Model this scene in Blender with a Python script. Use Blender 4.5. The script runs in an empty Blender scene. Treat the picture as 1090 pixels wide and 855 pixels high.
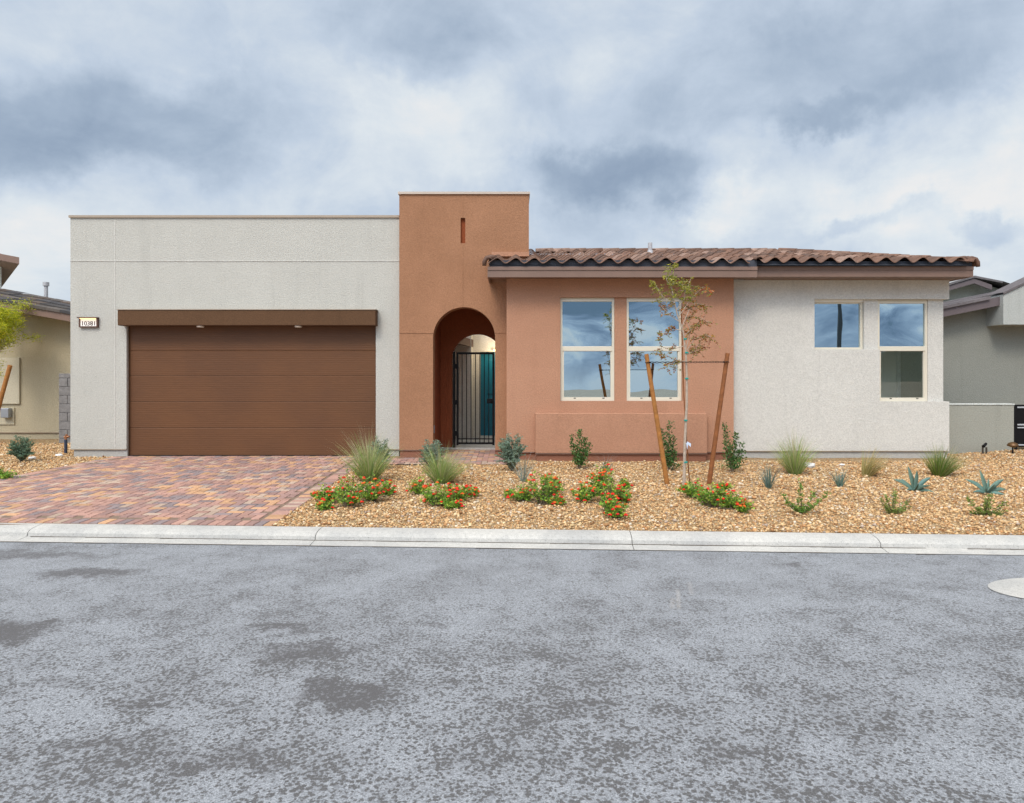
import bpy, math, random
import numpy as np
from mathutils import Vector, Matrix, noise as mnoise

R = math.radians
scene = bpy.context.scene
COL = scene.collection
random.seed(7)
rng = np.random.default_rng(11)

# ------------------------------------------------------------------ camera
CAMZ = 1.555
F = 720.0                                   # focal length in photograph pixels
cam = bpy.data.cameras.new('camera')
cam.sensor_width = 36.0
cam.lens = 36.0 * F / 1090.0
cam.shift_y = -27.5 / 1090.0
cam.clip_start = 0.05
cam.clip_end = 6000
camo = bpy.data.objects.new('camera', cam)
camo.location = (0, 0, CAMZ)
camo.rotation_euler = (R(90), 0, 0)
COL.objects.link(camo)
scene.camera = camo

scene.view_settings.view_transform = 'Standard'
scene.view_settings.look = 'None'
scene.view_settings.exposure = 0.06
scene.view_settings.gamma = 1.0
try:
    scene.view_settings.use_curve_mapping = False
except Exception:
    pass

# ------------------------------------------------------------------ node helpers
class NT:
    def __init__(s, tree):
        s.t = tree; s.n = tree.nodes; s.l = tree.links
    def new(s, typ, **kw):
        nd = s.n.new(typ)
        for k, v in kw.items():
            if k.startswith('i_'):
                key = k[2:]
                nd.inputs[int(key) if key.isdigit() else key].default_value = v
            else:
                setattr(nd, k, v)
        return nd
    def link(s, a, b): s.l.new(a, b)
    def put(s, sock, v):
        if hasattr(v, 'is_linked') or isinstance(v, bpy.types.NodeSocket): s.l.new(v, sock)
        else: sock.default_value = v
    def math(s, op, a, b=0.0, c=None, clamp=False):
        nd = s.n.new('ShaderNodeMath'); nd.operation = op; nd.use_clamp = clamp
        s.put(nd.inputs[0], a); s.put(nd.inputs[1], b)
        if c is not None: s.put(nd.inputs[2], c)
        return nd.outputs[0]
    def vmath(s, op, a, b=(0, 0, 0)):
        nd = s.n.new('ShaderNodeVectorMath'); nd.operation = op
        s.put(nd.inputs[0], a); s.put(nd.inputs[1], b)
        return nd
    def noise(s, vec, scale, detail=3, rough=0.55, dist=0.0):
        nd = s.n.new('ShaderNodeTexNoise')
        nd.inputs['Scale'].default_value = scale
        nd.inputs['Detail'].default_value = detail
        nd.inputs['Roughness'].default_value = rough
        nd.inputs['Distortion'].default_value = dist
        if vec is not None: s.l.new(vec, nd.inputs['Vector'])
        return nd
    def ramp(s, fac, stops, interp='LINEAR'):
        nd = s.n.new('ShaderNodeValToRGB'); cr = nd.color_ramp; cr.interpolation = interp
        while len(cr.elements) < len(stops): cr.elements.new(0.5)
        for e, (p, c) in zip(cr.elements, stops):
            e.position = p; e.color = (*c, 1) if len(c) == 3 else c
        s.put(nd.inputs[0], fac)
        return nd.outputs[0]
    def mix(s, fac, a, b, mode='MIX'):
        nd = s.n.new('ShaderNodeMix'); nd.data_type = 'RGBA'; nd.blend_type = mode
        s.put(nd.inputs[0], fac)
        for sock, v in ((nd.inputs[6], a), (nd.inputs[7], b)):
            if isinstance(v, tuple): sock.default_value = (*v[:3], 1)
            else: s.put(sock, v)
        return nd.outputs[2]
    def maprange(s, v, a, b, c=0.0, d=1.0, smooth=True):
        nd = s.n.new('ShaderNodeMapRange')
        nd.interpolation_type = 'SMOOTHSTEP' if smooth else 'LINEAR'
        s.put(nd.inputs[0], v)
        for i, q in enumerate((a, b, c, d)): nd.inputs[i + 1].default_value = q
        return nd.outputs[0]

# ------------------------------------------------------------------ world: overcast sky
SUN_EL, SUN_AZ = R(48), R(200)              # azimuth measured clockwise from +Y (the sun is behind the camera)
sun_dir = Vector((math.sin(SUN_AZ) * math.cos(SUN_EL), math.cos(SUN_AZ) * math.cos(SUN_EL), math.sin(SUN_EL)))
world = bpy.data.worlds.new('World')
scene.world = world
world.use_nodes = True
w = NT(world.node_tree)
w.n.clear()
out = w.new('ShaderNodeOutputWorld')
sky = w.new('ShaderNodeTexSky')
sky.sky_type = 'NISHITA'; sky.sun_disc = False
sky.sun_elevation = SUN_EL; sky.sun_rotation = SUN_AZ
sky.air_density = 1.2; sky.dust_density = 2.0
tc = w.new('ShaderNodeTexCoord')
dirn = w.vmath('NORMALIZE', tc.outputs['Generated']).outputs[0]
sep = w.new('ShaderNodeSeparateXYZ'); w.link(dirn, sep.inputs[0])
dz = w.math('MAXIMUM', sep.outputs[2], 0.0)
# clouds lie on a layer overhead: project the direction on to it
den = w.math('ADD', dz, 0.34)
cx = w.math('DIVIDE', sep.outputs[0], den); cy = w.math('DIVIDE', sep.outputs[1], den)
comb = w.new('ShaderNodeCombineXYZ'); w.link(cx, comb.inputs[0]); w.link(cy, comb.inputs[1])
n1 = w.noise(comb.outputs[0], 0.9, 7, 0.55, 0.25)
n2 = w.noise(comb.outputs[0], 3.4, 8, 0.60, 0.35)
n3 = w.noise(dirn, 7.0, 7, 0.62, 0.5)
# soft local warp of the direction for the large cloud masses
nw = w.noise(dirn, 3.6, 7, 0.60)
warp = w.vmath('SCALE', w.vmath('SUBTRACT', nw.outputs['Color'], (0.5, 0.5, 0.5)).outputs[0]); warp.inputs['Scale'].default_value = 0.30
dwv = w.vmath('ADD', dirn, warp.outputs[0]).outputs[0]
def skydir(px, py):
    return Vector((px - 545, F, 400 - py)).normalized()
dens = w.math('MULTIPLY_ADD', w.math('SUBTRACT', n1.outputs[0], 0.5), 0.90, 0.285)
dens = w.math('MULTIPLY_ADD', w.math('SUBTRACT', n2.outputs[0], 0.5), 0.40, dens)
dens = w.math('MULTIPLY_ADD', w.math('SUBTRACT', n3.outputs[0], 0.5), w.maprange(sep.outputs[1], .1, -.3, .45, .9), dens)
mpb = w.new('ShaderNodeMapping'); mpb.inputs['Scale'].default_value = (1, 1, 2.6); w.link(dirn, mpb.inputs[0])
n4 = w.noise(mpb.outputs[0], 7.0, 7, 0.6, 0.8)
dens = w.math('MULTIPLY_ADD', w.math('SUBTRACT', n4.outputs[0], 0.47), w.maprange(sep.outputs[1], .1, -.3, .14, 3.6), dens)
# (px, py, half width, half height, amount) : amount > 0 is a dark cloud mass, < 0 a bright gap
for px, py, rx, rz, am in ((130, 125, 230, 62, .24), (20, 150, 130, 40, .12), (455, 45, 120, 75, .20), (655, 195, 115, 45, .34),
                           (870, 122, 55, 20, .20), (900, 60, 330, 60, .16), (430, 165, 230, 60, -.13), (780, 215, 60, 40, -.20),
                           (1010, 190, 160, 70, -.18), (1080, 240, 40, 18, .20), (940, 245, 50, 14, .16), (590, 90, 120, 50, -.12),
                           (990, 130, 60, 60, .14), (60, 260, 90, 60, -.06)):
    c = skydir(px, py)
    q = w.vmath('SUBTRACT', dwv, tuple(c)).outputs[0]
    q = w.vmath('MULTIPLY', q, (F / rx, 3.0, F / rz)).outputs[0]
    ln = w.vmath('LENGTH', q).outputs['Value']
    dens = w.math('ADD', dens, w.maprange(ln, 1.15, 0.25, 0.0, am * 1.1))
lowb = w.maprange(sep.outputs[2], .03, .10, -.42, .16)
back = w.maprange(sep.outputs[1], .1, -.3, 0, 1)
dens = w.math('MULTIPLY_ADD', lowb, back, dens)
cloud = w.ramp(dens, [(0.0, (1.0, 1.0, 1.0)), (0.12, (.86, .93, .99)), (0.32, (.64, .745, .885)), (0.54, (.45, .555, .70)), (0.78, (.31, .405, .55)), (1.0, (.21, .30, .41))])
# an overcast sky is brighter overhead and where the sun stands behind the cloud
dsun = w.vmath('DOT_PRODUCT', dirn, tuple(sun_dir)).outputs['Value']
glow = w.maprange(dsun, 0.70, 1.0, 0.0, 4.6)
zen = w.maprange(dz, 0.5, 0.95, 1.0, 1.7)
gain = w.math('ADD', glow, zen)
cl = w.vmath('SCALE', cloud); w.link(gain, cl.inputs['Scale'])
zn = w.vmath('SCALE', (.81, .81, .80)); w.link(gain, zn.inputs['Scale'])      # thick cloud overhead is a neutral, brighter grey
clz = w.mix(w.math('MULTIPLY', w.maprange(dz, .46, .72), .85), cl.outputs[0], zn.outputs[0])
haz = w.maprange(sep.outputs[2], 0.0, 0.055, 1.0, 0.0)
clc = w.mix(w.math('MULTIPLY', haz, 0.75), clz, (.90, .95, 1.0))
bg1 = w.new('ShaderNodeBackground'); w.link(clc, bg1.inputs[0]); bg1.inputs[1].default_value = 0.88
bg2 = w.new('ShaderNodeBackground'); w.link(sky.outputs[0], bg2.inputs[0]); bg2.inputs[1].default_value = 0.05
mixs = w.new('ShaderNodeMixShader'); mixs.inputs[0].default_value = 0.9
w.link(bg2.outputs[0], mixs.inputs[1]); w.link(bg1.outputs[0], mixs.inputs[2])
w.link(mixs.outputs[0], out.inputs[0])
world.cycles.sampling_method = 'MANUAL'
world.cycles.sample_map_resolution = 1024

sl = bpy.data.lights.new('sun', 'SUN')
sl.energy = 1.5; sl.angle = R(16); sl.color = (1.0, .90, .78)
so = bpy.data.objects.new('sun', sl)
so.rotation_euler = (-sun_dir).to_track_quat('-Z', 'Y').to_euler()
COL.objects.link(so)

# ------------------------------------------------------------------ mesh builder
def wloc(o):
    v = Vector((0, 0, 0))
    while o is not None:
        v += o.location; o = o.parent
    return v

class MB:
    def __init__(s): s.v = []; s.f = []; s.c = []
    def add(s, vs, fs, col=None):
        b = len(s.v); s.v.extend([tuple(p) for p in vs])
        for f in fs:
            s.f.append(tuple(i + b for i in f)); s.c.append(col or (1, 1, 1))
        return s
    def box(s, x0, x1, y0, y1, z0, z1, col=None, bev=0.0):
        if bev <= 0:
            vs = [(x0, y0, z0), (x1, y0, z0), (x1, y1, z0), (x0, y1, z0), (x0, y0, z1), (x1, y0, z1), (x1, y1, z1), (x0, y1, z1)]
            return s.add(vs, [(3, 2, 1, 0), (4, 5, 6, 7), (0, 1, 5, 4), (1, 2, 6, 5), (2, 3, 7, 6), (3, 0, 4, 7)], col)
        import bmesh
        bm = bmesh.new(); bmesh.ops.create_cube(bm, size=1.0)
        for v in bm.verts:
            v.co = Vector(((x0 + x1) / 2 + v.co.x * (x1 - x0), (y0 + y1) / 2 + v.co.y * (y1 - y0), (z0 + z1) / 2 + v.co.z * (z1 - z0)))
        bmesh.ops.bevel(bm, geom=bm.edges[:], offset=bev, segments=2, affect='EDGES', profile=0.5)
        bm.verts.index_update()
        s.add([v.co[:] for v in bm.verts], [tuple(v.index for v in f.verts) for f in bm.faces], col)
        bm.free(); return s
    def prism_y(s, pts, y0, y1, col=None):            # polygon in XZ extruded along Y
        n = len(pts)
        vs = [(x, y0, z) for x, z in pts] + [(x, y1, z) for x, z in pts]
        fs = [tuple(range(n)), tuple(range(2 * n - 1, n - 1, -1))] + [(i + n, (i + 1) % n + n, (i + 1) % n, i) for i in range(n)]
        return s.add(vs, fs, col)
    def quad(s, a, b, c, d, col=None): return s.add([a, b, c, d], [(0, 1, 2, 3)], col)
    def tube(s, pts, rad, n=8, col=None, cap=True):
        pts = [Vector(p) for p in pts]
        if not hasattr(rad, '__len__'): rad = [rad] * len(pts)
        vs = []; fs = []
        up = Vector((0, 0, 1)) if abs((pts[-1] - pts[0]).normalized().z) < .9 else Vector((1, 0, 0))
        for i, p in enumerate(pts):
            d = (pts[min(i + 1, len(pts) - 1)] - pts[max(i - 1, 0)]).normalized()
            a = d.cross(up).normalized(); b = a.cross(d)
            for k in range(n):
                t = 2 * math.pi * k / n
                vs.append(p + a * math.cos(t) * rad[i] + b * math.sin(t) * rad[i])
        for i in range(len(pts) - 1):
            for k in range(n):
                k2 = (k + 1) % n
                fs.append((i * n + k, i * n + k2, (i + 1) * n + k2, (i + 1) * n + k))
        if cap:
            fs.append(tuple(range(n - 1, -1, -1))); fs.append(tuple((len(pts) - 1) * n + k for k in range(n)))
        return s.add(vs, fs, col)
    def leaf(s, p, d, l, wd, col, roll=None):
        d = d.normalized()
        r = Vector((random.gauss(0, 1), random.gauss(0, 1), random.gauss(0, 1)))
        sd = d.cross(r)
        if sd.length < 1e-4: sd = Vector((1, 0, 0))
        sd.normalize(); nn = sd.cross(d)
        m = p + d * l * .5
        return s.add([p, m + sd * wd * .5 + nn * wd * .12, p + d * l, m - sd * wd * .5 + nn * wd * .12], [(0, 1, 2, 3)], col)
    def blade(s, p, d, l, wd, bend, col, seg=4):
        """curved tapered grass blade; bend is a vector it droops towards"""
        d = d.normalized(); sd = d.cross(Vector((0, 0, 1)))
        if sd.length < 1e-3: sd = Vector((1, 0, 0))
        sd = (Matrix.Rotation(random.uniform(-1.2, 1.2), 3, 'Z') @ sd.normalized())
        q = Vector(p); vs = []
        for i in range(seg + 1):
            t = i / seg; ww = wd * (1 - t ** 1.5) * .5 + wd * .06
            vs += [q + sd * ww, q - sd * ww]
            d = (d + bend * (1.0 / seg) * (0.4 + t)).normalized()
            q = q + d * l / seg
        fs = [(2 * i, 2 * i + 1, 2 * i + 3, 2 * i + 2) for i in range(seg)]
        return s.add(vs, fs, col)
    def blob(s, p, r, col, sq=(1, 1, 1)):
        vs = []; ph = random.random() * 6.28
        for (x, y, z) in ICO_V:
            k = random.uniform(.8, 1.15)
            vs.append((p[0] + x * r * k * sq[0], p[1] + y * r * k * sq[1], p[2] + z * r * k * sq[2]))
        return s.add(vs, ICO_F, col)
    def build(s, name, mat, parent=None, smooth=False, loc=None):
        if not s.f: return None
        me = bpy.data.meshes.new(name)
        off = wloc(parent) if parent is not None else Vector((0, 0, 0))
        if loc is not None and parent is None: off = Vector(loc)
        me.from_pydata([(x - off.x, y - off.y, z - off.z) for x, y, z in s.v], [], s.f)
        a = me.color_attributes.new('col', 'FLOAT_COLOR', 'CORNER')
        cnt = np.array([len(f) for f in s.f])
        cc = np.array(s.c, dtype=np.float32)
        cc = np.hstack([cc, np.ones((len(cc), 1), np.float32)])
        a.data.foreach_set('color', np.repeat(cc, cnt, axis=0).ravel())
        if smooth: me.polygons.foreach_set('use_smooth', [True] * len(me.polygons))
        me.materials.append(mat); me.validate(); me.update()
        o = bpy.data.objects.new(name, me); COL.objects.link(o)
        if parent is not None: o.parent = parent
        elif loc is not None: o.location = loc
        return o

def split_build(mb, name, mat, parent=None, smooth=False):
    """every loose piece of the builder becomes an object of its own"""
    par = list(range(len(mb.v)))
    def find(a):
        while par[a] != a:
            par[a] = par[par[a]]; a = par[a]
        return a
    for f in mb.f:
        r = find(f[0])
        for q in f[1:]: par[find(q)] = r
    groups = {}
    for i, f in enumerate(mb.f): groups.setdefault(find(f[0]), []).append(i)
    res = []
    for ids in groups.values():
        m2 = MB(); mp = {}
        for i in ids:
            ff = []
            for q in mb.f[i]:
                if q not in mp: mp[q] = len(m2.v); m2.v.append(mb.v[q])
                ff.append(mp[q])
            m2.f.append(tuple(ff)); m2.c.append(mb.c[i])
        res.append(m2.build(name, mat, parent, smooth))
    return res

_t = (1 + 5 ** .5) / 2
ICO_V = [Vector(v).normalized()[:] for v in ((-1, _t, 0), (1, _t, 0), (-1, -_t, 0), (1, -_t, 0), (0, -1, _t), (0, 1, _t), (0, -1, -_t), (0, 1, -_t), (_t, 0, -1), (_t, 0, 1), (-_t, 0, -1), (-_t, 0, 1))]
ICO_F = [(0, 11, 5), (0, 5, 1), (0, 1, 7), (0, 7, 10), (0, 10, 11), (1, 5, 9), (5, 11, 4), (11, 10, 2), (10, 7, 6), (7, 1, 8), (3, 9, 4), (3, 4, 2), (3, 2, 6), (3, 6, 8), (3, 8, 9), (4, 9, 5), (2, 4, 11), (6, 2, 10), (8, 6, 7), (9, 8, 1)]

def thing(name, label, cat, loc=(0, 0, 0), group=None):
    o = bpy.data.objects.new(name, None); o.location = loc; o.empty_display_size = .3
    COL.objects.link(o); o['label'] = label; o['category'] = cat
    if group: o['group'] = group
    return o
def tag(o, label, cat, group=None, kind=None):
    o['label'] = label; o['category'] = cat
    if group: o['group'] = group
    if kind: o['kind'] = kind
    return o
def struct(o, label=None):
    o['kind'] = 'structure'
    if label: o['label'] = label
    return o

# pixel <-> world
def X(px, Y): return (px - 545) * Y / F
def Z(py, Y): return CAMZ + (400 - py) * Y / F
def clamp(t, a=0., b=1.): return max(a, min(b, t))
def sm(t): t = clamp(t); return t * t * (3 - 2 * t)

# ------------------------------------------------------------------ ground shape
KS = -0.0528                                 # the street runs at a slight angle
KN = Vector((-KS, 1, 0)).normalized(); KT = Vector((1, KS, 0)).normalized(); KO = Vector((0, 7.375, 0))
def kab(x, y):
    p = Vector((x, y, 0)) - KO
    return p.dot(KT), p.dot(KN)
def g(x, y):
    b = kab(x, y)[1]
    z = -.125 + .125 * clamp(b / 5.5) if b > 0 else -.125
    u = sm((x + 2.6) / .8) * sm(b / .5)
    if x < -7.6: u = max(u, sm((-8.2 - x) / .8) * sm(b / .5))
    z += u * (.03 * mnoise.noise(Vector((x * .8, y * .8, 3))) + .012 * mnoise.noise(Vector((x * 3, y * 3, 7))))
    z += .12 * sm((x - 8.0) / 2.5) * sm((y - 10.5) / 3)
    return z
def gy(px, py):
    """depth of the ground seen at a pixel"""
    Y = 10.0
    for _ in range(25):
        zz = g(X(px, Y), Y)
        Y = (CAMZ - zz) * F / (py - 400)
    return Y
def gp(px, py):
    Y = gy(px, py); x = X(px, Y)
    return Vector((x, Y, g(x, Y)))

# ------------------------------------------------------------------ materials
def newmat(name):
    m = bpy.data.materials.new(name); m.use_nodes = True
    n = NT(m.node_tree); n.n.clear()
    o = n.new('ShaderNodeOutputMaterial'); b = n.new('ShaderNodeBsdfPrincipled')
    n.link(b.outputs[0], o.inputs[0])
    t = n.new('ShaderNodeTexCoord')
    return m, n, b, t.outputs['Object'], o
def simple(name, col, rough=.6, var=.12, vs=6.0, metallic=0., spec=.5, bump=0., bs=60., attr=False, coat=0.):
    m, n, b, oc, o = newmat(name)
    nz = n.noise(oc, vs, 4)
    if attr:
        at = n.new('ShaderNodeAttribute', attribute_name='col'); base = at.outputs['Color']
    else: base = tuple(col)
    f = n.maprange(nz.outputs[0], .25, .75, 1 - var, 1 + var, False)
    v = n.vmath('SCALE', base if attr else tuple(base)); n.link(f, v.inputs['Scale'])
    n.link(v.outputs[0], b.inputs['Base Color'])
    b.inputs['Roughness'].default_value = rough; b.inputs['Metallic'].default_value = metallic
    b.inputs['Specular IOR Level'].default_value = spec
    b.inputs['Coat Weight'].default_value = coat
    if bump:
        bn = n.noise(oc, bs, 3); bp = n.new('ShaderNodeBump', i_Strength=bump, i_Distance=.01)
        n.link(bn.outputs[0], bp.inputs['Height']); n.link(bp.outputs[0], b.inputs['Normal'])
    return m
def stucco(name, col, col2=None, bump=.9, patch=.04):
    """sprayed sand stucco: fine bump, faint trowel patches and a little dust low down"""
    m, n, b, oc, o = newmat(name)
    big = n.noise(oc, .9, 4, .6); mid = n.noise(oc, 7, 4, .6); fine = n.noise(oc, 42, 3, .65)
    c2 = col2 or tuple(c * .94 for c in col)
    f = n.maprange(n.math('ADD', n.math('MULTIPLY', big.outputs[0], .7), n.math('MULTIPLY', mid.outputs[0], .3)), .36, .64)
    c = n.mix(n.math('MULTIPLY', f, .8), tuple(col), c2)
    k = n.maprange(mid.outputs[0], .25, .75, 1 - patch, 1 + patch, False)
    k2 = n.maprange(fine.outputs[0], .3, .7, .87, 1.12, False)
    sp_ = n.new('ShaderNodeSeparateXYZ'); n.link(oc, sp_.inputs[0])
    mp = n.new('ShaderNodeMapping'); mp.inputs['Scale'].default_value = (1, 1, .06); n.link(oc, mp.inputs[0])
    stn = n.noise(mp.outputs[0], 3.2, 4, .6)
    drip = n.maprange(stn.outputs[0], .55, .75, 1.0, .90)
    low = n.maprange(n.math('ADD', sp_.outputs[2], n.math('MULTIPLY', mid.outputs[0], .25)), .12, .42, .55, 0)
    c = n.mix(n.math('MULTIPLY', low, mid.outputs[0]), c, tuple(q * .62 + .02 for q in col))
    v = n.vmath('SCALE', c); n.link(n.math('MULTIPLY', n.math('MULTIPLY', k, k2), drip), v.inputs['Scale'])
    n.link(v.outputs[0], b.inputs['Base Color'])
    b.inputs['Roughness'].default_value = .92; b.inputs['Specular IOR Level'].default_value = .2
    vo = n.new('ShaderNodeTexVoronoi', i_Scale=62.0); n.link(oc, vo.inputs['Vector'])
    h = n.math('ADD', n.math('MULTIPLY', fine.outputs[0], .8), n.math('MULTIPLY', vo.outputs['Distance'], .5))
    h = n.math('ADD', h, n.math('MULTIPLY', mid.outputs[0], .3))
    bp = n.new('ShaderNodeBump', i_Strength=bump * .75, i_Distance=.010)
    n.link(h, bp.inputs['Height']); n.link(bp.outputs[0], b.inputs['Normal'])
    return m

M = {}
M['cream'] = stucco('cream_stucco', (.495, .487, .445))
M['white'] = stucco('white_stucco', (.60, .583, .54))
M['terra'] = stucco('terracotta_stucco', (.37, .19, .108), (.305, .155, .086))
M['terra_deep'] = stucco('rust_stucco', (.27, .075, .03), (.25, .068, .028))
M['pink'] = stucco('salmon_stucco', (.465, .25, .16), (.41, .215, .136))
M['brown'] = stucco('brown_stucco', (.115, .062, .033), bump=.7)
M['plinth'] = stucco('pale_plinth', (.47, .46, .43))
M['pinkplinth'] = stucco('salmon_plinth', (.30, .13, .08))
M['tan'] = stucco('tan_stucco', (.45, .39, .27))
M['sage'] = stucco('sage_grey_stucco', (.26, .265, .235))
M['sage2'] = stucco('pale_sage_stucco', (.33, .33, .285))
M['pale'] = stucco('pale_stucco', (.56, .58, .55))
M['fascia'] = simple('fascia_paint', (.20, .125, .095), .55, .10, 3, bump=.15, bs=30)
M['darkfascia'] = simple('slate_fascia_paint', (.12, .095, .10), .6, .10, 3)
M['cap'] = simple('parapet_metal', (.36, .29, .22), .45, .06, 2)
M['palecap'] = simple('pale_parapet_metal', (.50, .42, .35), .45, .06, 2)
M['vinyl'] = simple('almond_vinyl', (.66, .61, .50), .45, .03, 2)
M['black'] = simple('black_steel', (.006, .006, .007), .5, .1, 8, spec=.2)
M['dark'] = simple('dark_void', (.02, .018, .018), .8, .1, 4)
M['underlay'] = simple('slate_underlay', (.045, .05, .065), .8, .15, 9)
M['teal'] = simple('teal_door_paint', (.003, .15, .23), .35, .06, 3)
M['pipe'] = simple('grey_pipe', (.42, .42, .44), .5, .1, 10)
M['wood'] = simple('lodgepole_wood', (.36, .15, .035), .75, .3, 14, bump=.4, bs=40)
M['wooddark'] = simple('weathered_lodgepole_wood', (.24, .085, .025), .75, .3, 14, bump=.4, bs=40)
M['leaf'] = None
M['interior'] = simple('interior_paint', (.86, .84, .78), .8, .04, 2)
M['cmu'] = simple('grey_block', (.20, .19, .185), .95, .25, 12, bump=.8, bs=35)
M['metal'] = simple('grey_metal', (.35, .37, .40), .4, .08, 5, metallic=.6)
M['copper'] = simple('copper_fitting', (.45, .20, .10), .4, .15, 20, metallic=.7)

def leafmat(name, rough=.5, trans=.38):
    m, n, b, oc, o = newmat(name)
    at = n.new('ShaderNodeAttribute', attribute_name='col')
    n.link(at.outputs['Color'], b.inputs['Base Color'])
    b.inputs['Roughness'].default_value = rough; b.inputs['Specular IOR Level'].default_value = .35
    tr = n.new('ShaderNodeBsdfTranslucent'); n.link(at.outputs['Color'], tr.inputs[0])
    mx = n.new('ShaderNodeMixShader'); mx.inputs[0].default_value = trans
    n.link(b.outputs[0], mx.inputs[1]); n.link(tr.outputs[0], mx.inputs[2]); n.link(mx.outputs[0], o.inputs[0])
    return m
M['leaf'] = leafmat('leaf')
M['gloss_leaf'] = leafmat('glossy_leaf', .35, .12)
M['petal'] = leafmat('petal', .6, .2)
M['stem'] = simple('twig_bark', (.16, .12, .08), .8, .2, 30)
M['bark'] = simple('pale_bark', (.42, .34, .27), .8, .25, 25, bump=.3, bs=50)
M['agave'] = simple('agave_skin', (.10, .22, .19), .5, .2, 12)

# glass: tinted, partly mirror
def glassmat(name, refl, tint, rcol=(.78, .90, 1.0), warp=.0):
    m, n, b, oc, o = newmat(name)
    n.n.remove(b)
    gl = n.new('ShaderNodeBsdfGlossy'); gl.inputs['Roughness'].default_value = 0.0; gl.inputs['Color'].default_value = (*rcol, 1)
    tr = n.new('ShaderNodeBsdfTransparent'); tr.inputs[0].default_value = (*tint, 1)
    fr = n.new('ShaderNodeFresnel', i_IOR=1.5)
    nz = n.noise(oc, 1.3, 1); bp = n.new('ShaderNodeBump', i_Strength=.25, i_Distance=.006)
    if warp: n.link(nz.outputs[0], bp.inputs['Height']); bp.inputs['Strength'].default_value = warp; n.link(bp.outputs[0], gl.inputs['Normal'])
    fac = n.math('ADD', n.math('MULTIPLY', fr.outputs[0], .8), refl, clamp=True)
    mx = n.new('ShaderNodeMixShader'); n.link(fac, mx.inputs[0]); n.link(tr.outputs[0], mx.inputs[1]); n.link(gl.outputs[0], mx.inputs[2])
    n.link(mx.outputs[0], o.inputs[0])
    return m
M['glass'] = glassmat('coated_window_glass', .66, (.45, .50, .49), (.62, .80, .93), .35)
M['glass_clear'] = glassmat('screened_window_glass', .06, (.95, .97, .94), (.75, .85, .88), .2)

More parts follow.
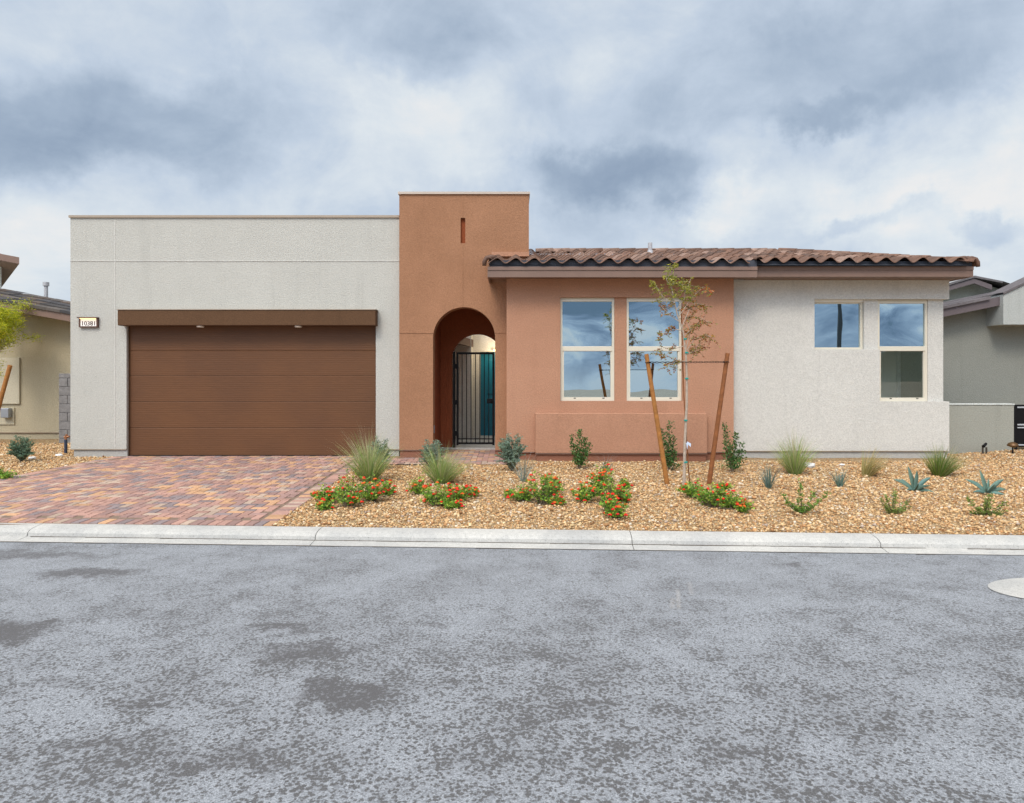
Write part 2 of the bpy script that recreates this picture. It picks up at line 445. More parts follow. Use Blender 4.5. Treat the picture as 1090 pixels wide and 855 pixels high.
# road
def STN(n, oc):
    """ragged worn and oily patches at fixed places on the road"""
    ragged = n.noise(oc, 3.4, 7, .72)
    wv = n.vmath('SCALE', n.vmath('SUBTRACT', ragged.outputs['Color'], (.5, .5, .5)).outputs[0]); wv.inputs['Scale'].default_value = .85
    pos = n.vmath('ADD', oc, wv.outputs[0]).outputs[0]
    st = None
    for (px, py, rx, ry, a) in STAINS:
        Y = 1.78 * F / (py - 400); x = X(px, Y)
        q = n.vmath('MULTIPLY', n.vmath('SUBTRACT', pos, (x, Y, -.226)).outputs[0], (1 / rx, 1 / ry, 0)).outputs[0]
        e = n.maprange(n.vmath('LENGTH', q).outputs['Value'], 1.35, .45, 0, a)
        st = e if st is None else n.math('MAXIMUM', st, e)
    return st
def roadmat():
    m, n, b, oc, o = newmat('worn_asphalt')
    big = n.noise(oc, .45, 4, .6); mid = n.noise(oc, 2.2, 4, .6)
    sp = n.noise(oc, 38, 6, .74, .1); sp2 = n.noise(oc, 95, 3, .6); fine = n.noise(oc, 220, 2, .6)
    sepn = n.new('ShaderNodeSeparateXYZ'); n.link(oc, sepn.inputs[0])
    # the binder is worn to show the dark stones in blotches, more so towards the middle of the road
    near = n.maprange(sepn.outputs[1], 6.6, 3.2, -.02, .035)
    th = n.math('ADD', n.math('MULTIPLY_ADD', n.math('SUBTRACT', big.outputs[0], .5), .20, .0), near)
    th = n.math('ADD', th, n.math('MULTIPLY', n.math('SUBTRACT', mid.outputs[0], .5), .27))
    v = n.math('ADD', n.math('MULTIPLY', sp.outputs[0], .72), n.math('MULTIPLY', sp2.outputs[0], .28))
    vor = n.new('ShaderNodeTexVoronoi', i_Scale=46.0); n.link(oc, vor.inputs['Vector'])
    v = n.math('ADD', n.math('MULTIPLY', v, .80), n.math('MULTIPLY', n.math('SUBTRACT', .62, vor.outputs['Distance']), .32))
    cl_ = n.noise(oc, 7.0, 4, .65)
    th = n.math('ADD', th, n.math('MULTIPLY', n.math('SUBTRACT', cl_.outputs[0], .5), .30))
    v = n.math('ADD', v, th)
    dark = n.maprange(n.math('ADD', v, n.math('MULTIPLY', STN(n, oc), .12)), .468, .525)
    light = n.mix(n.maprange(fine.outputs[0], .3, .7), (.195, .205, .222), (.345, .362, .388))
    light = n.mix(n.maprange(mid.outputs[0], .35, .7), light, (.225, .235, .252))
    dk = n.mix(n.maprange(fine.outputs[0], .3, .7), (.060, .060, .063), (.14, .134, .132))
    vs_ = n.new('ShaderNodeTexVoronoi', i_Scale=150.0); n.link(oc, vs_.inputs['Vector'])
    sc_ = n.new('ShaderNodeSeparateColor'); n.link(vs_.outputs['Color'], sc_.inputs[0])
    grain = n.maprange(sc_.outputs[0], 0, 1, .64, 1.30, False)
    lv = n.vmath('SCALE', light); n.link(grain, lv.inputs['Scale']); light = lv.outputs[0]
    col = n.mix(n.math('MULTIPLY', dark, n.maprange(sepn.outputs[1], 3.2, 6.5, .92, .62)), light, dk)
    # oil and damp stains with ragged outlines
    st = n.math('MULTIPLY', STN(n, oc), .72)
    st = n.math('MULTIPLY', st, n.maprange(sp2.outputs[0], .25, .6, .75, 1.0))
    col = n.mix(st, col, n.mix(n.maprange(fine.outputs[0], .3, .7), (.075, .073, .078), (.125, .120, .122)))
    # pale scrapes left by a dragged load
    for (px, py, dx, dy, L, wd, a) in ((722, 640, .22, .97, .30, .012, .38), (735, 628, .20, .98, .22, .014, .22), (716, 645, .25, .97, .16, .014, .28)):
        Y = 1.77 * F / (py - 400); x = X(px, Y)
        rel = n.vmath('SUBTRACT', oc, (x, Y, 0)).outputs[0]
        al = n.math('ABSOLUTE', n.vmath('DOT_PRODUCT', rel, (dx, dy, 0)).outputs['Value'])
        ac = n.math('ABSOLUTE', n.vmath('DOT_PRODUCT', rel, (dy, -dx, 0)).outputs['Value'])
        e = n.math('MULTIPLY', n.maprange(al, L, L * .6, 0, a), n.maprange(ac, wd * 2, wd * .6, 0, 1))
        col = n.mix(n.math('MULTIPLY', e, n.maprange(sp2.outputs[0], .35, .55)), col, (.46, .43, .40))
    n.link(col, b.inputs['Base Color'])
    b.inputs['Roughness'].default_value = .8; b.inputs['Specular IOR Level'].default_value = .22
    h = n.math('ADD', n.math('MULTIPLY', fine.outputs[0], .6), n.math('SUBTRACT', .6, n.math('MULTIPLY', dark, .5)))
    bp = n.new('ShaderNodeBump', i_Strength=.5, i_Distance=.006); n.link(h, bp.inputs['Height']); n.link(bp.outputs[0], b.inputs['Normal'])
    return m
STAINS = [(95, 612, .42, .16, .95), (20, 592, .9, .14, .75), (10, 678, .35, .22, 1.0), (325, 702, .36, .17, .9), (365, 748, .28, .15, .95), (300, 675, .3, .07, .7),
          (150, 758, .14, .07, .55), (850, 602, .16, .05, .75), (230, 820, .3, .15, .5), (300, 675, .3, .08, .5), (460, 672, .14, .05, .5),
          (120, 800, .3, .10, .4), (780, 815, .2, .07, .4), (610, 765, .15, .08, .35), (60, 740, .2, .1, .35)]
M['road'] = roadmat()

def concmat():
    m, n, b, oc, o = newmat('pale_concrete')
    a = n.noise(oc, 1.6, 5, .65); f = n.noise(oc, 110, 2, .6); s2 = n.noise(oc, 28, 3, .6)
    c = n.mix(n.maprange(a.outputs[0], .3, .7), (.52, .505, .47), (.40, .395, .38))
    k = n.maprange(f.outputs[0], .56, .70, 1.0, .5)
    k2 = n.maprange(s2.outputs[0], .3, .7, .9, 1.08, False)
    v = n.vmath('SCALE', c); n.link(n.math('MULTIPLY', k, k2), v.inputs['Scale'])
    n.link(v.outputs[0], b.inputs['Base Color']); b.inputs['Roughness'].default_value = .85
    bp = n.new('ShaderNodeBump', i_Strength=.4, i_Distance=.004); n.link(f.outputs[0], bp.inputs['Height']); n.link(bp.outputs[0], b.inputs['Normal'])
    return m
M['conc'] = concmat()

def gravelbase():
    m, n, b, oc, o = newmat('decomposed_granite')
    vo = n.new('ShaderNodeTexVoronoi', i_Scale=42.0); n.link(oc, vo.inputs['Vector'])
    sepc = n.new('ShaderNodeSeparateColor'); n.link(vo.outputs['Color'], sepc.inputs[0])
    c = n.ramp(sepc.outputs[0], [(0, (.28, .15, .06)), (.35, (.44, .26, .11)), (.7, (.54, .37, .18)), (1, (.60, .46, .28))])
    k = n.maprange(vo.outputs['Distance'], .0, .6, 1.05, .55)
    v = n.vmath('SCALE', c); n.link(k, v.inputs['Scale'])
    n.link(v.outputs[0], b.inputs['Base Color']); b.inputs['Roughness'].default_value = .9
    bp = n.new('ShaderNodeBump', i_Strength=.8, i_Distance=.02); bp.invert = True
    n.link(vo.outputs['Distance'], bp.inputs['Height']); n.link(bp.outputs[0], b.inputs['Normal'])
    return m
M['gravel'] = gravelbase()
M['stone'] = simple('crushed_rock', (1, 1, 1), .85, .10, 40, attr=True, spec=.25)
M['paver'] = simple('concrete_paver', (1, 1, 1), .8, .16, 30, attr=True, spec=.3, bump=.3, bs=120)
M['sand'] = simple('joint_sand', (.20, .14, .10), .95, .2, 30)
M['desert'] = simple('desert_soil', (.34, .27, .19), .95, .25, .05)
M['hill'] = simple('hill_scrub', (.085, .10, .06), .95, .35, .02)

# ------------------------------------------------------------------ SETTING: ground, road, kerb, yard
mb = MB()
mb.quad((-3000, -3000, -.40), (3000, -3000, -.40), (3000, 3000, -.40), (-3000, 3000, -.40))
struct(mb.build('ground', M['desert']))

def kp(a, b, z):
    p = KO + KT * a + KN * b
    return (p.x, p.y, z)
mb = MB()
nb = 14
for j in range(nb):                          # the road has a slight crown
    b0 = -.41 - 7.6 * j / nb; b1 = -.41 - 7.6 * (j + 1) / nb
    def rz(b): return -.226 + .05 * math.sin(math.pi * clamp((-.41 - b) / 7.6))
    mb.quad(kp(-160, b0, rz(b0)), kp(-160, b1, rz(b1)), kp(160, b1, rz(b1)), kp(160, b0, rz(b0)))
struct(mb.build('road', M['road']))

KP = [(.0, -.30), (.0, -.118), (-.08, -.121), (-.15, -.130), (-.205, -.146), (-.232, -.168), (-.240, -.206), (-.29, -.211), (-.415, -.222), (-.415, -.30)]
mb = MB()
joints = [-60, -5.31, -2.10, 1.27, 3.80, 7.0, 60]
for i in range(len(joints) - 1):
    a0, a1 = joints[i] + .004, joints[i + 1] - .004
    n_ = max(1, int((a1 - a0) / .25))
    if a1 - a0 > 20: n_ = 6
    vs = []
    sk = (0, 0, 0, 0, 0, 0, 0)
    for k in range(n_ + 1):
        a = a0 + (a1 - a0) * k / n_
        for (b, z) in KP:
            skew = (sk[i] if k == 0 else (sk[i + 1] if k == n_ else 0)) * (b / .415)
            vs.append(kp(a - skew, b, z + (.0015 * mnoise.noise(Vector((a * 3, b * 9, 0))) if z > -.29 else 0)))
    m_ = len(KP); fs = []
    for k in range(n_):
        for q in range(m_ - 1):
            fs.append((k * m_ + q, k * m_ + q + 1, (k + 1) * m_ + q + 1, (k + 1) * m_ + q))
    fs.append(tuple(range(m_ - 1, -1, -1))); fs.append(tuple(n_ * m_ + q for q in range(m_)))
    mb.add(vs, fs)
struct(mb.build('kerb', M['conc'], smooth=False))
mb = MB(); a = -14.0
while a < 14:                                # dark strips in the crease of the kerb and along the asphalt edge
    L = random.uniform(.05, .5)
    if random.random() < .96:
        wd = random.uniform(.012, .024); mb.quad(kp(a, -.243, -.2035), kp(a, -.243 - wd, -.2055), kp(a + L, -.243 - wd * random.uniform(.5, 1), -.2055), kp(a + L, -.243, -.2035))
    wd = random.uniform(.006, .022); mb.quad(kp(a, -.4151, -.2195), kp(a, -.4151 - wd, -.2205), kp(a + L, -.4151 - wd * .8, -.2205), kp(a + L, -.4151, -.2195))
    a += L
go = mb.build('gutter_line', simple('gutter_line', (.11, .09, .07), .95, .4, 30)); go['kind'] = 'stuff'; go['label'] = 'thin dark line in the kerb crease'; go['category'] = 'grit'
mb = MB()                                    # opposite kerb, behind the camera
for (a0, a1) in ((-60, -3), (-2.99, 0), (.01, 3), (3.01, 60)):
    vs = []
    for a in (a0, a1):
        for (b, z) in KP: vs.append(kp(a, -8.01 - .415 - b, z))
    m_ = len(KP)
    mb.add(vs, [(q, m_ + q, m_ + q + 1, q + 1) for q in range(m_ - 1)] + [tuple(range(m_)), tuple(range(2 * m_ - 1, m_ - 1, -1))])
struct(mb.build('far_kerb', M['conc']))
mb = MB()
mb.quad(kp(-160, -8.43, -.125), kp(-160, -60, -.125), kp(160, -60, -.125), kp(160, -8.43, -.125))
struct(mb.build('vacant_lot', M['desert']))

# yard sheet
mb = MB()
xs = list(np.arange(-16, 18.01, .2)); bs = [0.0] + list(np.arange(.15, 9.01, .2)) + [12, 16, 24, 40]
vs = []
for x in xs:
    for b in bs:
        y = 7.375 + KS * x + b * math.sqrt(1 + KS * KS)
        vs.append((x, y, g(x, y)))
nb = len(bs)
mb.add(vs, [(i * nb + j, (i + 1) * nb + j, (i + 1) * nb + j + 1, i * nb + j + 1) for i in range(len(xs) - 1) for j in range(nb - 1)])
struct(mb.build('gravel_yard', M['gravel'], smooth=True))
mb = MB()
for (x0, x1) in ((-160, -16), (18, 160)):
    mb.quad((x0, 7.375 + KS * x0, -.125), (x1, 7.375 + KS * x1, -.125), (x1, 60, -.05), (x0, 60, -.05))
struct(mb.build('outer_yard', M['gravel']))

# driveway pavers
def dleft(y): return -7.57 - .155 * max(0, 13.3 - y)
DR = -2.68
def pave_color():
    r = random.random()
    if r < .34: c = (.40, .235, .19)
    elif r < .60: c = (.32, .20, .175)
    elif r < .73: c = (.245, .195, .195)
    elif r < .88: c = (.50, .295, .17)
    else: c = (.43, .32, .25)
    k = random.uniform(.85, 1.18)
    return tuple(q * k for q in c)
mb = MB(); sand = MB()
def paver(cx_, cy_, lx, ly, ang=0.0):
    gap = .004; hx = lx / 2 - gap; hy = ly / 2 - gap; ca, sa = math.cos(ang), math.sin(ang)
    dzp = random.uniform(-.0012, .0012)
    vs = []
    for (ex, top) in ((0, 0), (.005, 1)):
        for sx, sy in ((-1, -1), (1, -1), (1, 1), (-1, 1)):
            u = sx * (hx - ex); v = sy * (hy - ex)
            x = cx_ + u * ca - v * sa; y = cy_ + u * sa + v * ca
            vs.append((x, y, g(min(x, -2.7), y) + (.014 if top else .004) + dzp))
    mb.add(vs, [(4, 5, 6, 7), (0, 1, 5, 4), (1, 2, 6, 5), (2, 3, 7, 6), (3, 0, 4, 7)], pave_color())
PW = .106
for j in range(-3, 70):
    for i in range(0, 90):
        r = (i - j) % 4
        if r == 0: lx, ly = 2 * PW, PW
        elif r == 3: lx, ly = PW, 2 * PW
        else: continue
        x0 = DR - .215 - i * PW - (lx if r == 0 else PW) ; x0 = -9.5 + i * PW
        y0 = 7.2 + j * PW
        cx_, cy_ = x0 + lx / 2, y0 + ly / 2
        if kab(cx_, y0)[1] < .23 or cy_ + ly / 2 > 13.09: continue
        if x0 + lx > DR - .205: continue
        if x0 < dleft(cy_) + .20: continue
        mb_in = (-8.45 < cx_ < -7.36 and cy_ > 12.95)
        if mb_in: continue
        paver(cx_, cy_, lx, ly)
ang = math.atan(KS)
a = kab(DR, 7.5)[0] - .05
while a > -9.0:                              # soldier course along the kerb
    p = KO + KT * a + KN * .125
    paver(p.x, p.y, PW, .21, ang); a -= PW
y = 7.375 - KS * 2.6 + .28
while y < 12.98:                              # soldier courses along both edges
    paver(DR - .10, y, .21, PW); paver(dleft(y) + .10, y, .21, PW, .155 * 0); y += PW
# walkway to the gate
j = 0
for j in range(0, 30):
    for i in range(0, 50):
        r = (i - j) % 4
        if r == 0: lx, ly = 2 * PW, PW
        elif r == 3: lx, ly = PW, 2 * PW
        else: continue
        x0 = -2.67 + i * PW; y0 = 12.02 + j * PW; xe, ye = x0 + lx, y0 + ly
        if ye > 14.85 or xe > .1: continue
        if ye > 12.84 and (x0 < -1.49 or xe > -.22): continue
        paver(x0 + lx / 2, y0 + ly / 2, lx, ly)
struct(mb.build('driveway', M['paver']))
ns = MB()
yy = 7.60
while yy < 13.3:
    y2 = min(yy + .4, 13.33)
    xl, xl2, xr = dleft(yy), dleft(y2), DR
    ns.quad((xl, yy, g(-5, yy) + .005), (xr, yy, g(-5, yy) + .005), (xr, y2, g(-5, y2) + .005), (xl2, y2, g(-5, y2) + .005)); yy = y2
ns.quad((-2.67, 12.02, g(-5, 12.02) + .006), (0.1, 12.02, g(-5, 12.02) + .006), (.1, 12.84, g(-5, 12.84) + .006), (-2.67, 12.84, g(-5, 12.84) + .006))
ns.quad((-1.5, 12.84, .006), (-.2, 12.84, .006), (-.2, 14.9, .006), (-1.5, 14.9, .006))
struct(ns.build('joint_sand', M['sand']))

# hill behind the camera (mirrored in the right hand windows)
mb = MB()
pts = []
for i in range(40):
    t = i / 39; dx = .40 + .75 * t
    el = .064 * sm(t * 2.6) + .006 * mnoise.noise(Vector((t * 9, 1, 1)))
    D = 420 + 60 * math.sin(t * 5)
    pts.append((dx * D, -D, max(el, 0.001) * D))
vs = []
for (x, y, z) in pts:
    vs += [(x, y, z), (x * .9, y * .9, z * .45), (x * .78, y * .78, -.4), (x * 1.3, y * 1.3, -.4)]
mb.add(vs, [(4 * i + k, 4 * i + 4 + k, 4 * i + 5 + k, 4 * i + 1 + k) for i in range(39) for k in range(2)] + [(4 * i + 3, 4 * i + 7, 4 * i + 4, 4 * i) for i in range(39)])
struct(mb.build('hills', M['hill'], smooth=True))

# ------------------------------------------------------------------ HOUSE
YG, YD, YT, YP, YB, YR = 13.0, 13.09, 12.85, 12.5, 12.35, 12.7
house = thing('house', 'single storey stucco house with cream garage, terracotta arched entry tower and tiled roof', 'house', (0, 13, 0))

def grid_wall(mb, xs, zs, solid, y0, y1):
    xs = sorted(set(round(v, 5) for v in xs)); zs = sorted(set(round(v, 5) for v in zs))
    nx, nz = len(xs) - 1, len(zs) - 1
    S = [[solid((xs[i] + xs[i + 1]) / 2, (zs[j] + zs[j + 1]) / 2) for j in range(nz)] for i in range(nx)]
    def s(i, j): return 0 <= i < nx and 0 <= j < nz and S[i][j]
    for i in range(nx):
        for j in range(nz):
            if not S[i][j]: continue
            a, b, c, d = xs[i], xs[i + 1], zs[j], zs[j + 1]
            mb.quad((a, y0, c), (b, y0, c), (b, y0, d), (a, y0, d))
            mb.quad((b, y1, c), (a, y1, c), (a, y1, d), (b, y1, d))
            if not s(i - 1, j): mb.quad((a, y1, c), (a, y0, c), (a, y0, d), (a, y1, d))
            if not s(i + 1, j): mb.quad((b, y0, c), (b, y1, c), (b, y1, d), (b, y0, d))
            if not s(i, j - 1): mb.quad((a, y1, c), (b, y1, c), (b, y0, c), (a, y0, c))
            if not s(i, j + 1): mb.quad((a, y0, d), (b, y0, d), (b, y1, d), (a, y1, d))
    return mb
def inr(x, z, r): return r[0] < x < r[1] and r[2] < z < r[3]

# garage block
GL, GR, GT = X(75, YG), X(425, YG), Z(232, YG)
DL, DRt, DT = -7.41, -2.617, 2.56
SC = .145                                    # height of the weep screed
mb = MB()
grid_wall(mb, [GL, DL, DRt, GR], [SC, DT, GT], lambda x, z: not (DL < x < DRt and z < DT), YG, YG + .3)
mb.box(GL, GL + .25, YG + .3, 22, SC, GT)
mb.box(GL + .25, GR, 21.75, 22, SC, GT)
mb.box(GR - .25, GR, YG + .3, 21.75, -.05, GT)
mb.build('garage_wall', M['cream'], house)
mb = MB()
mb.box(GL + .045, DL, YG + .03, YG + .3, -.1, SC)
mb.box(GL + .045, GL + .25, YG + .3, 22, -.1, SC)
mb.box(DRt, GR - .01, YG + .03, YG + .3, -.1, SC)
split_build(mb, 'plinth', M['plinth'], house)
mb = MB(); mb.box(GL + .25, GR - .25, YG + .3, 21.75, GT - .45, GT - .38); mb.build('flat_roof', M['cap'], house)
# control joints
mb = MB()
zj = Z(278, YG); xj = X(122.5, YG)
mb.box(GL, xj - .008, YG - .009, YG - .0005, zj - .006, zj + .006)
mb.box(xj + .008, GR, YG - .009, YG - .0005, zj - .006, zj + .006)
mb.box(xj - .008, xj + .008, YG - .005, YG - .0005, SC, GT - .02)
split_build(mb, 'control_joint', M['white'], house)
mb = MB(); mb.box(GL, DL - .002, YG - .006, YG + .05, SC - .012, SC); mb.box(DRt + .002, GR, YG - .006, YG + .05, SC - .012, SC)
split_build(mb, 'weep_screed', M['cap'], house)
mb = MB(); mb.box(GL - .02, GR - .001, YG - .03, YG + .33, GT, GT + .045); mb.box(GL - .02, GL + .28, YG + .33, 22, GT, GT + .045)
mb.build('parapet_cap', M['cap'], house)
# lintel
LY = 12.78
LXl, LXr, LZ0, LZ1 = X(125, LY), X(399.7, LY), Z(346.5, LY), Z(330, LY)
mb = MB(); mb.box(LXl, LXr, LY, YG - .001, LZ0, LZ1, bev=.012); mb.build('lintel', M['brown'], house)
mb = MB(); mb.box(LXl - .01, LXr + .01, LY - .012, YG - .002, LZ1 + .001, LZ1 + .014); mb.build('lintel_flashing', M['cap'], house)
m_em, n, b, oc, o = newmat('warm_lens')
b.inputs['Base Color'].default_value = (.9, .85, .75, 1); b.inputs['Emission Color'].default_value = (1, .85, .65, 1); b.inputs['Emission Strength'].default_value = .15
for px in (214, 318):
    x = X(px, 12.9); mb = MB()
    mb.tube([(x, 12.87, LZ0 + .002), (x, 12.87, LZ0 - .022)], .07, 20)
    l = mb.build('recessed_light', M['palecap'], house)
    mb = MB(); mb.tube([(x, 12.87, LZ0 - .02), (x, 12.87, LZ0 - .027)], .06, 20); mb.build('lens', m_em, l)

# garage door
def doormat():
    m, n, b, oc, o = newmat('brown_garage_door')
    mp = n.new('ShaderNodeMapping'); mp.inputs['Scale'].default_value = (1.2, 1, 30); n.link(oc, mp.inputs[0])
    gr = n.noise(mp.outputs[0], 4, 4, .6, .6)
    lg = n.noise(oc, 1.0, 3)
    c = n.mix(n.maprange(lg.outputs[0], .3, .7), (.138, .061, .026), (.120, .054, .025))
    v = n.vmath('SCALE', c); n.link(n.maprange(gr.outputs[0], .3, .7, .90, 1.10, False), v.inputs['Scale'])
    n.link(v.outputs[0], b.inputs['Base Color'])
    b.inputs['Roughness'].default_value = .5; b.inputs['Specular IOR Level'].default_value = .28
    sp_ = n.new('ShaderNodeSeparateXYZ'); n.link(oc, sp_.inputs[0])     # fine pressed ribs
    rib = n.math('SINE', n.math('MULTIPLY', sp_.outputs[2], 2 * math.pi / .042))
    h = n.math('ADD', gr.outputs[0], n.math('MULTIPLY', rib, .35))
    bp = n.new('ShaderNodeBump', i_Strength=.35, i_Distance=.004); n.link(h, bp.inputs['Height']); n.link(bp.outputs[0], b.inputs['Normal'])
    return m
gd = thing('garage_door', '', '') if False else None
mb = MB()
zz = [0.006, Z(455.5, YD), Z(427.6, YD), Z(399.8, YD), Z(373.4, YD), 2.66]
for i in range(5):
    z0, z1 = zz[i] + .001, zz[i + 1] - .001
    # each section has a rolled top and bottom edge
    pr = [(YD + .045, z0), (YD + .006, z0), (YD, z0 + .007), (YD, z1 - .009), (YD + .006, z1 - .002), (YD + .006, z1), (YD + .045, z1)]
    vs = [(DL - .03, y, z) for y, z in pr] + [(DRt + .03, y, z) for y, z in pr]; k = len(pr)
    mb.add(vs, [(q, q + k, q + 1 + k, q + 1) for q in range(k - 1)] + [(k - 1, 2 * k - 1, k, 0), tuple(range(k)), tuple(range(2 * k - 1, k - 1, -1))])
gdo = mb.build('garage_door', doormat(), house)
mb = MB(); mb.box(DL - .02, DRt + .02, YD - .004, YD + .05, .0, .02); mb.build('bottom_seal', M['black'], gdo)
mb = MB()
for i in range(1, 5): mb.box(DL - .02, DRt + .02, YD + .03, YD + .05, zz[i] - .006, zz[i] + .006)
split_build(mb, 'section_seal', M['dark'], gdo)
mb = MB()
mb.box(DL - .02, DL + .015, YD - .025, YD - .004, .005, DT); mb.box(DRt - .015, DRt + .02, YD - .025, YD - .004, .005, DT)
split_build(mb, 'door_stop', M['brown'], house)

# house number plaque, lit
px0, px1 = X(85.5, YG), X(105.5, YG); pz0, pz1 = Z(348.7, YG), Z(338, YG)
mb = MB()
mb.box(px0, px1, YG - .05, YG - .002, pz0, pz0 + .022); mb.box(px0 - .015, px1 + .005, YG - .085, YG - .002, pz1 - .02, pz1)
mb.box(px0, px0 + .02, YG - .05, YG - .002, pz0 + .022, pz1 - .02); mb.box(px1 - .025, px1, YG - .05, YG - .002, pz0 + .022, pz1 - .02)
hn = mb.build('house_number_lamp', simple('bronze_frame', (.10, .045, .03), .5, .1), house)
hn['label'] = 'small lit address plaque reading 10381'
m_pl, n, b, oc, o = newmat('lit_plaque')
sp_ = n.new('ShaderNodeSeparateXYZ'); n.link(oc, sp_.inputs[0])
b.inputs['Base Color'].default_value = (.85, .83, .8, 1); b.inputs['Roughness'].default_value = .5
b.inputs['Emission Color'].default_value = (1, .90, .78, 1); b.inputs['Emission Strength'].default_value = .30
mb = MB(); mb.box(px0 + .02, px1 - .025, YG - .028, YG - .004, pz0 + .022, pz1 - .02); mb.build('face_panel', m_pl, hn)
m_lp, n, b, oc, o = newmat('warm_tube')
b.inputs['Emission Color'].default_value = (1, .62, .22, 1); b.inputs['Emission Strength'].default_value = 2.6; b.inputs['Base Color'].default_value = (1, .8, .5, 1)
mb = MB(); mb.box(px0 + .03, px1 - .035, YG - .07, YG - .045, pz1 - .030, pz1 - .021); mb.build('lamp_tube', m_lp, hn)
cu = bpy.data.curves.new('numerals', 'FONT'); cu.body = '10381'; cu.size = .118; cu.extrude = .004; cu.align_x = 'CENTER'; cu.space_character = .98
to = bpy.data.objects.new('tmp', cu); COL.objects.link(to)
bpy.context.view_layer.update()
me = bpy.data.meshes.new_from_object(to.evaluated_get(bpy.context.evaluated_depsgraph_get()))
bpy.data.objects.remove(to)
me.transform(Matrix.Rotation(R(90), 4, 'X'))
no = bpy.data.objects.new('numerals', me); COL.objects.link(no)
me.materials.clear(); me.materials.append(simple('numeral_brown', (.10, .06, .05), .5))
no.parent = hn
no.location = Vector(((px0 + px1 - .005) / 2, YG - .034, pz0 + .038)) - wloc(hn)

# ---- entry tower
TL, TR, TT = X(425, YT), X(563, YT), Z(207, YT)
AL, AR = -1.50, -.321; ACX = (AL + AR) / 2; AR_ = (AR - AL) / 2; ASP = Z(327, YT) - AR_
def arch_wall(mb, x0, x1, z0, z1, al, ar, spring, y0, y1, seg=28, zbase=None):
    c, r = (al + ar) / 2, (ar - al) / 2
    P = [(c - r * math.cos(math.pi * i / seg), spring + r * math.sin(math.pi * i / seg)) for i in range(seg + 1)]
    def strip(a, za, b, zb):
        mb.quad((a, y0, za), (b, y0, zb), (b, y0, z1), (a, y0, z1)); mb.quad((b, y1, zb), (a, y1, za), (a, y1, z1), (b, y1, z1))
    strip(x0, z0, al, z0); strip(ar, z0, x1, z0)
    for (a, za), (b, zb) in zip(P[:-1], P[1:]):
        strip(a, za, b, zb); mb.quad((a, y0, za), (a, y1, za), (b, y1, zb), (b, y0, zb))
    mb.quad((al, y0, z0), (al, y1, z0), (al, y1, spring), (al, y0, spring)); mb.quad((ar, y1, z0), (ar, y0, z0), (ar, y0, spring), (ar, y1, spring))
    mb.quad((x0, y1, z0), (x0, y0, z0), (x0, y0, z1), (x0, y1, z1)); mb.quad((x1, y0, z0), (x1, y1, z0), (x1, y1, z1), (x1, y0, z1))
    mb.quad((x0, y0, z1), (x1, y0, z1), (x1, y1, z1), (x0, y1, z1))
    mb.quad((x0, y1, z0), (al, y1, z0), (al, y0, z0), (x0, y0, z0)); mb.quad((ar, y1, z0), (x1, y1, z0), (x1, y0, z0), (ar, y0, z0))
MID = 3.2
mb = MB()
arch_wall(mb, TL, TR, SC, MID, AL, AR, ASP, YT, YT + .32)
nl, nr, nz0, nz1 = X(490.3, YT), X(495.3, YT), Z(259, YT), Z(232, YT)
grid_wall(mb, [TL, nl, nr, TR], [MID, nz0, nz1, TT], lambda x, z: not inr(x, z, (nl, nr, nz0, nz1)), YT, YT + .32)
mb.box(TL, TL + .2, YT + .32, 14.2, MID, TT); mb.box(TR - .2, TR, YT + .32, 14.2, MID, TT); mb.box(TL + .2, TR - .2, 14.0, 14.2, MID, TT)
mb.box(TL + .2, TR - .2, YT + .32, 14.0, TT - .4, TT - .35); mb.box(.10, TR, 14.2, 15.2, -.05, 4.2)
mb.build('tower_wall', M['terra'], house)
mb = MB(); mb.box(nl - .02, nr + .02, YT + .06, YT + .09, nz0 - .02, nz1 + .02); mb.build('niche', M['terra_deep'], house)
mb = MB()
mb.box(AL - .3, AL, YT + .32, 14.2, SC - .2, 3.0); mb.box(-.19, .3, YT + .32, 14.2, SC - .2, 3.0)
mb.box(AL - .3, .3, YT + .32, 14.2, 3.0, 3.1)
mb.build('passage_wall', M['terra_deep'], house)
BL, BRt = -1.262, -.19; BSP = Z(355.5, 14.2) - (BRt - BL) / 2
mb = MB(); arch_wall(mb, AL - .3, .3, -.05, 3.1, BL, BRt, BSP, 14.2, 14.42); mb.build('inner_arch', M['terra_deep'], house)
mb = MB()
mb.box(TL + .01, AL, YT + .02, YT + .32, -.1, SC); mb.box(AR, -.03, YT + .02, YT + .32, -.1, SC)
split_build(mb, 'plinth', M['pinkplinth'], house)
mb = MB(); mb.box(TL, AL, YT - .006, YT + .05, SC - .012, SC); mb.box(AR, -.08, YT - .006, YT + .05, SC - .012, SC); split_build(mb, 'weep_screed', M['fascia'], house)
mb = MB(); mb.box(TL - .02, TR + .02, YT - .03, YT + .35, TT, TT + .045); mb.box(TR - .22, TR + .02, YT + .35, 14.2, TT, TT + .045); mb.box(TL - .02, TL + .22, YT + .35, 14.2, TT, TT + .045)
mb.build('parapet_cap', M['palecap'], house)
mb = MB(); tj = Z(354.5, YT); xj = X(492.3, YT)
mb.box(TL, AL + .01, YT - .009, YT - .0005, tj - .006, tj + .006); mb.box(AR - .01, -.1, YT - .009, YT - .0005, tj - .006, tj + .006)
mb.box(xj - .009, xj + .009, YT - .007, YT - .0005, nz1, TT - .01); mb.box(xj - .009, xj + .009, YT - .007, YT - .0005, ASP + AR_ + .005, nz0)
split_build(mb, 'control_joint', M['terra'], house)

mb = MB(); mb.box(AL, -.2, 14.12, 14.62, -.02, .05); mb.build('threshold', M['conc'], house)
mb = MB(); xo = AL + .004; mb.box(AL, AL + .012, 12.98, 13.04, Z(461, 13), Z(453, 13)); mb.build('doorbell', M['metal'], house)
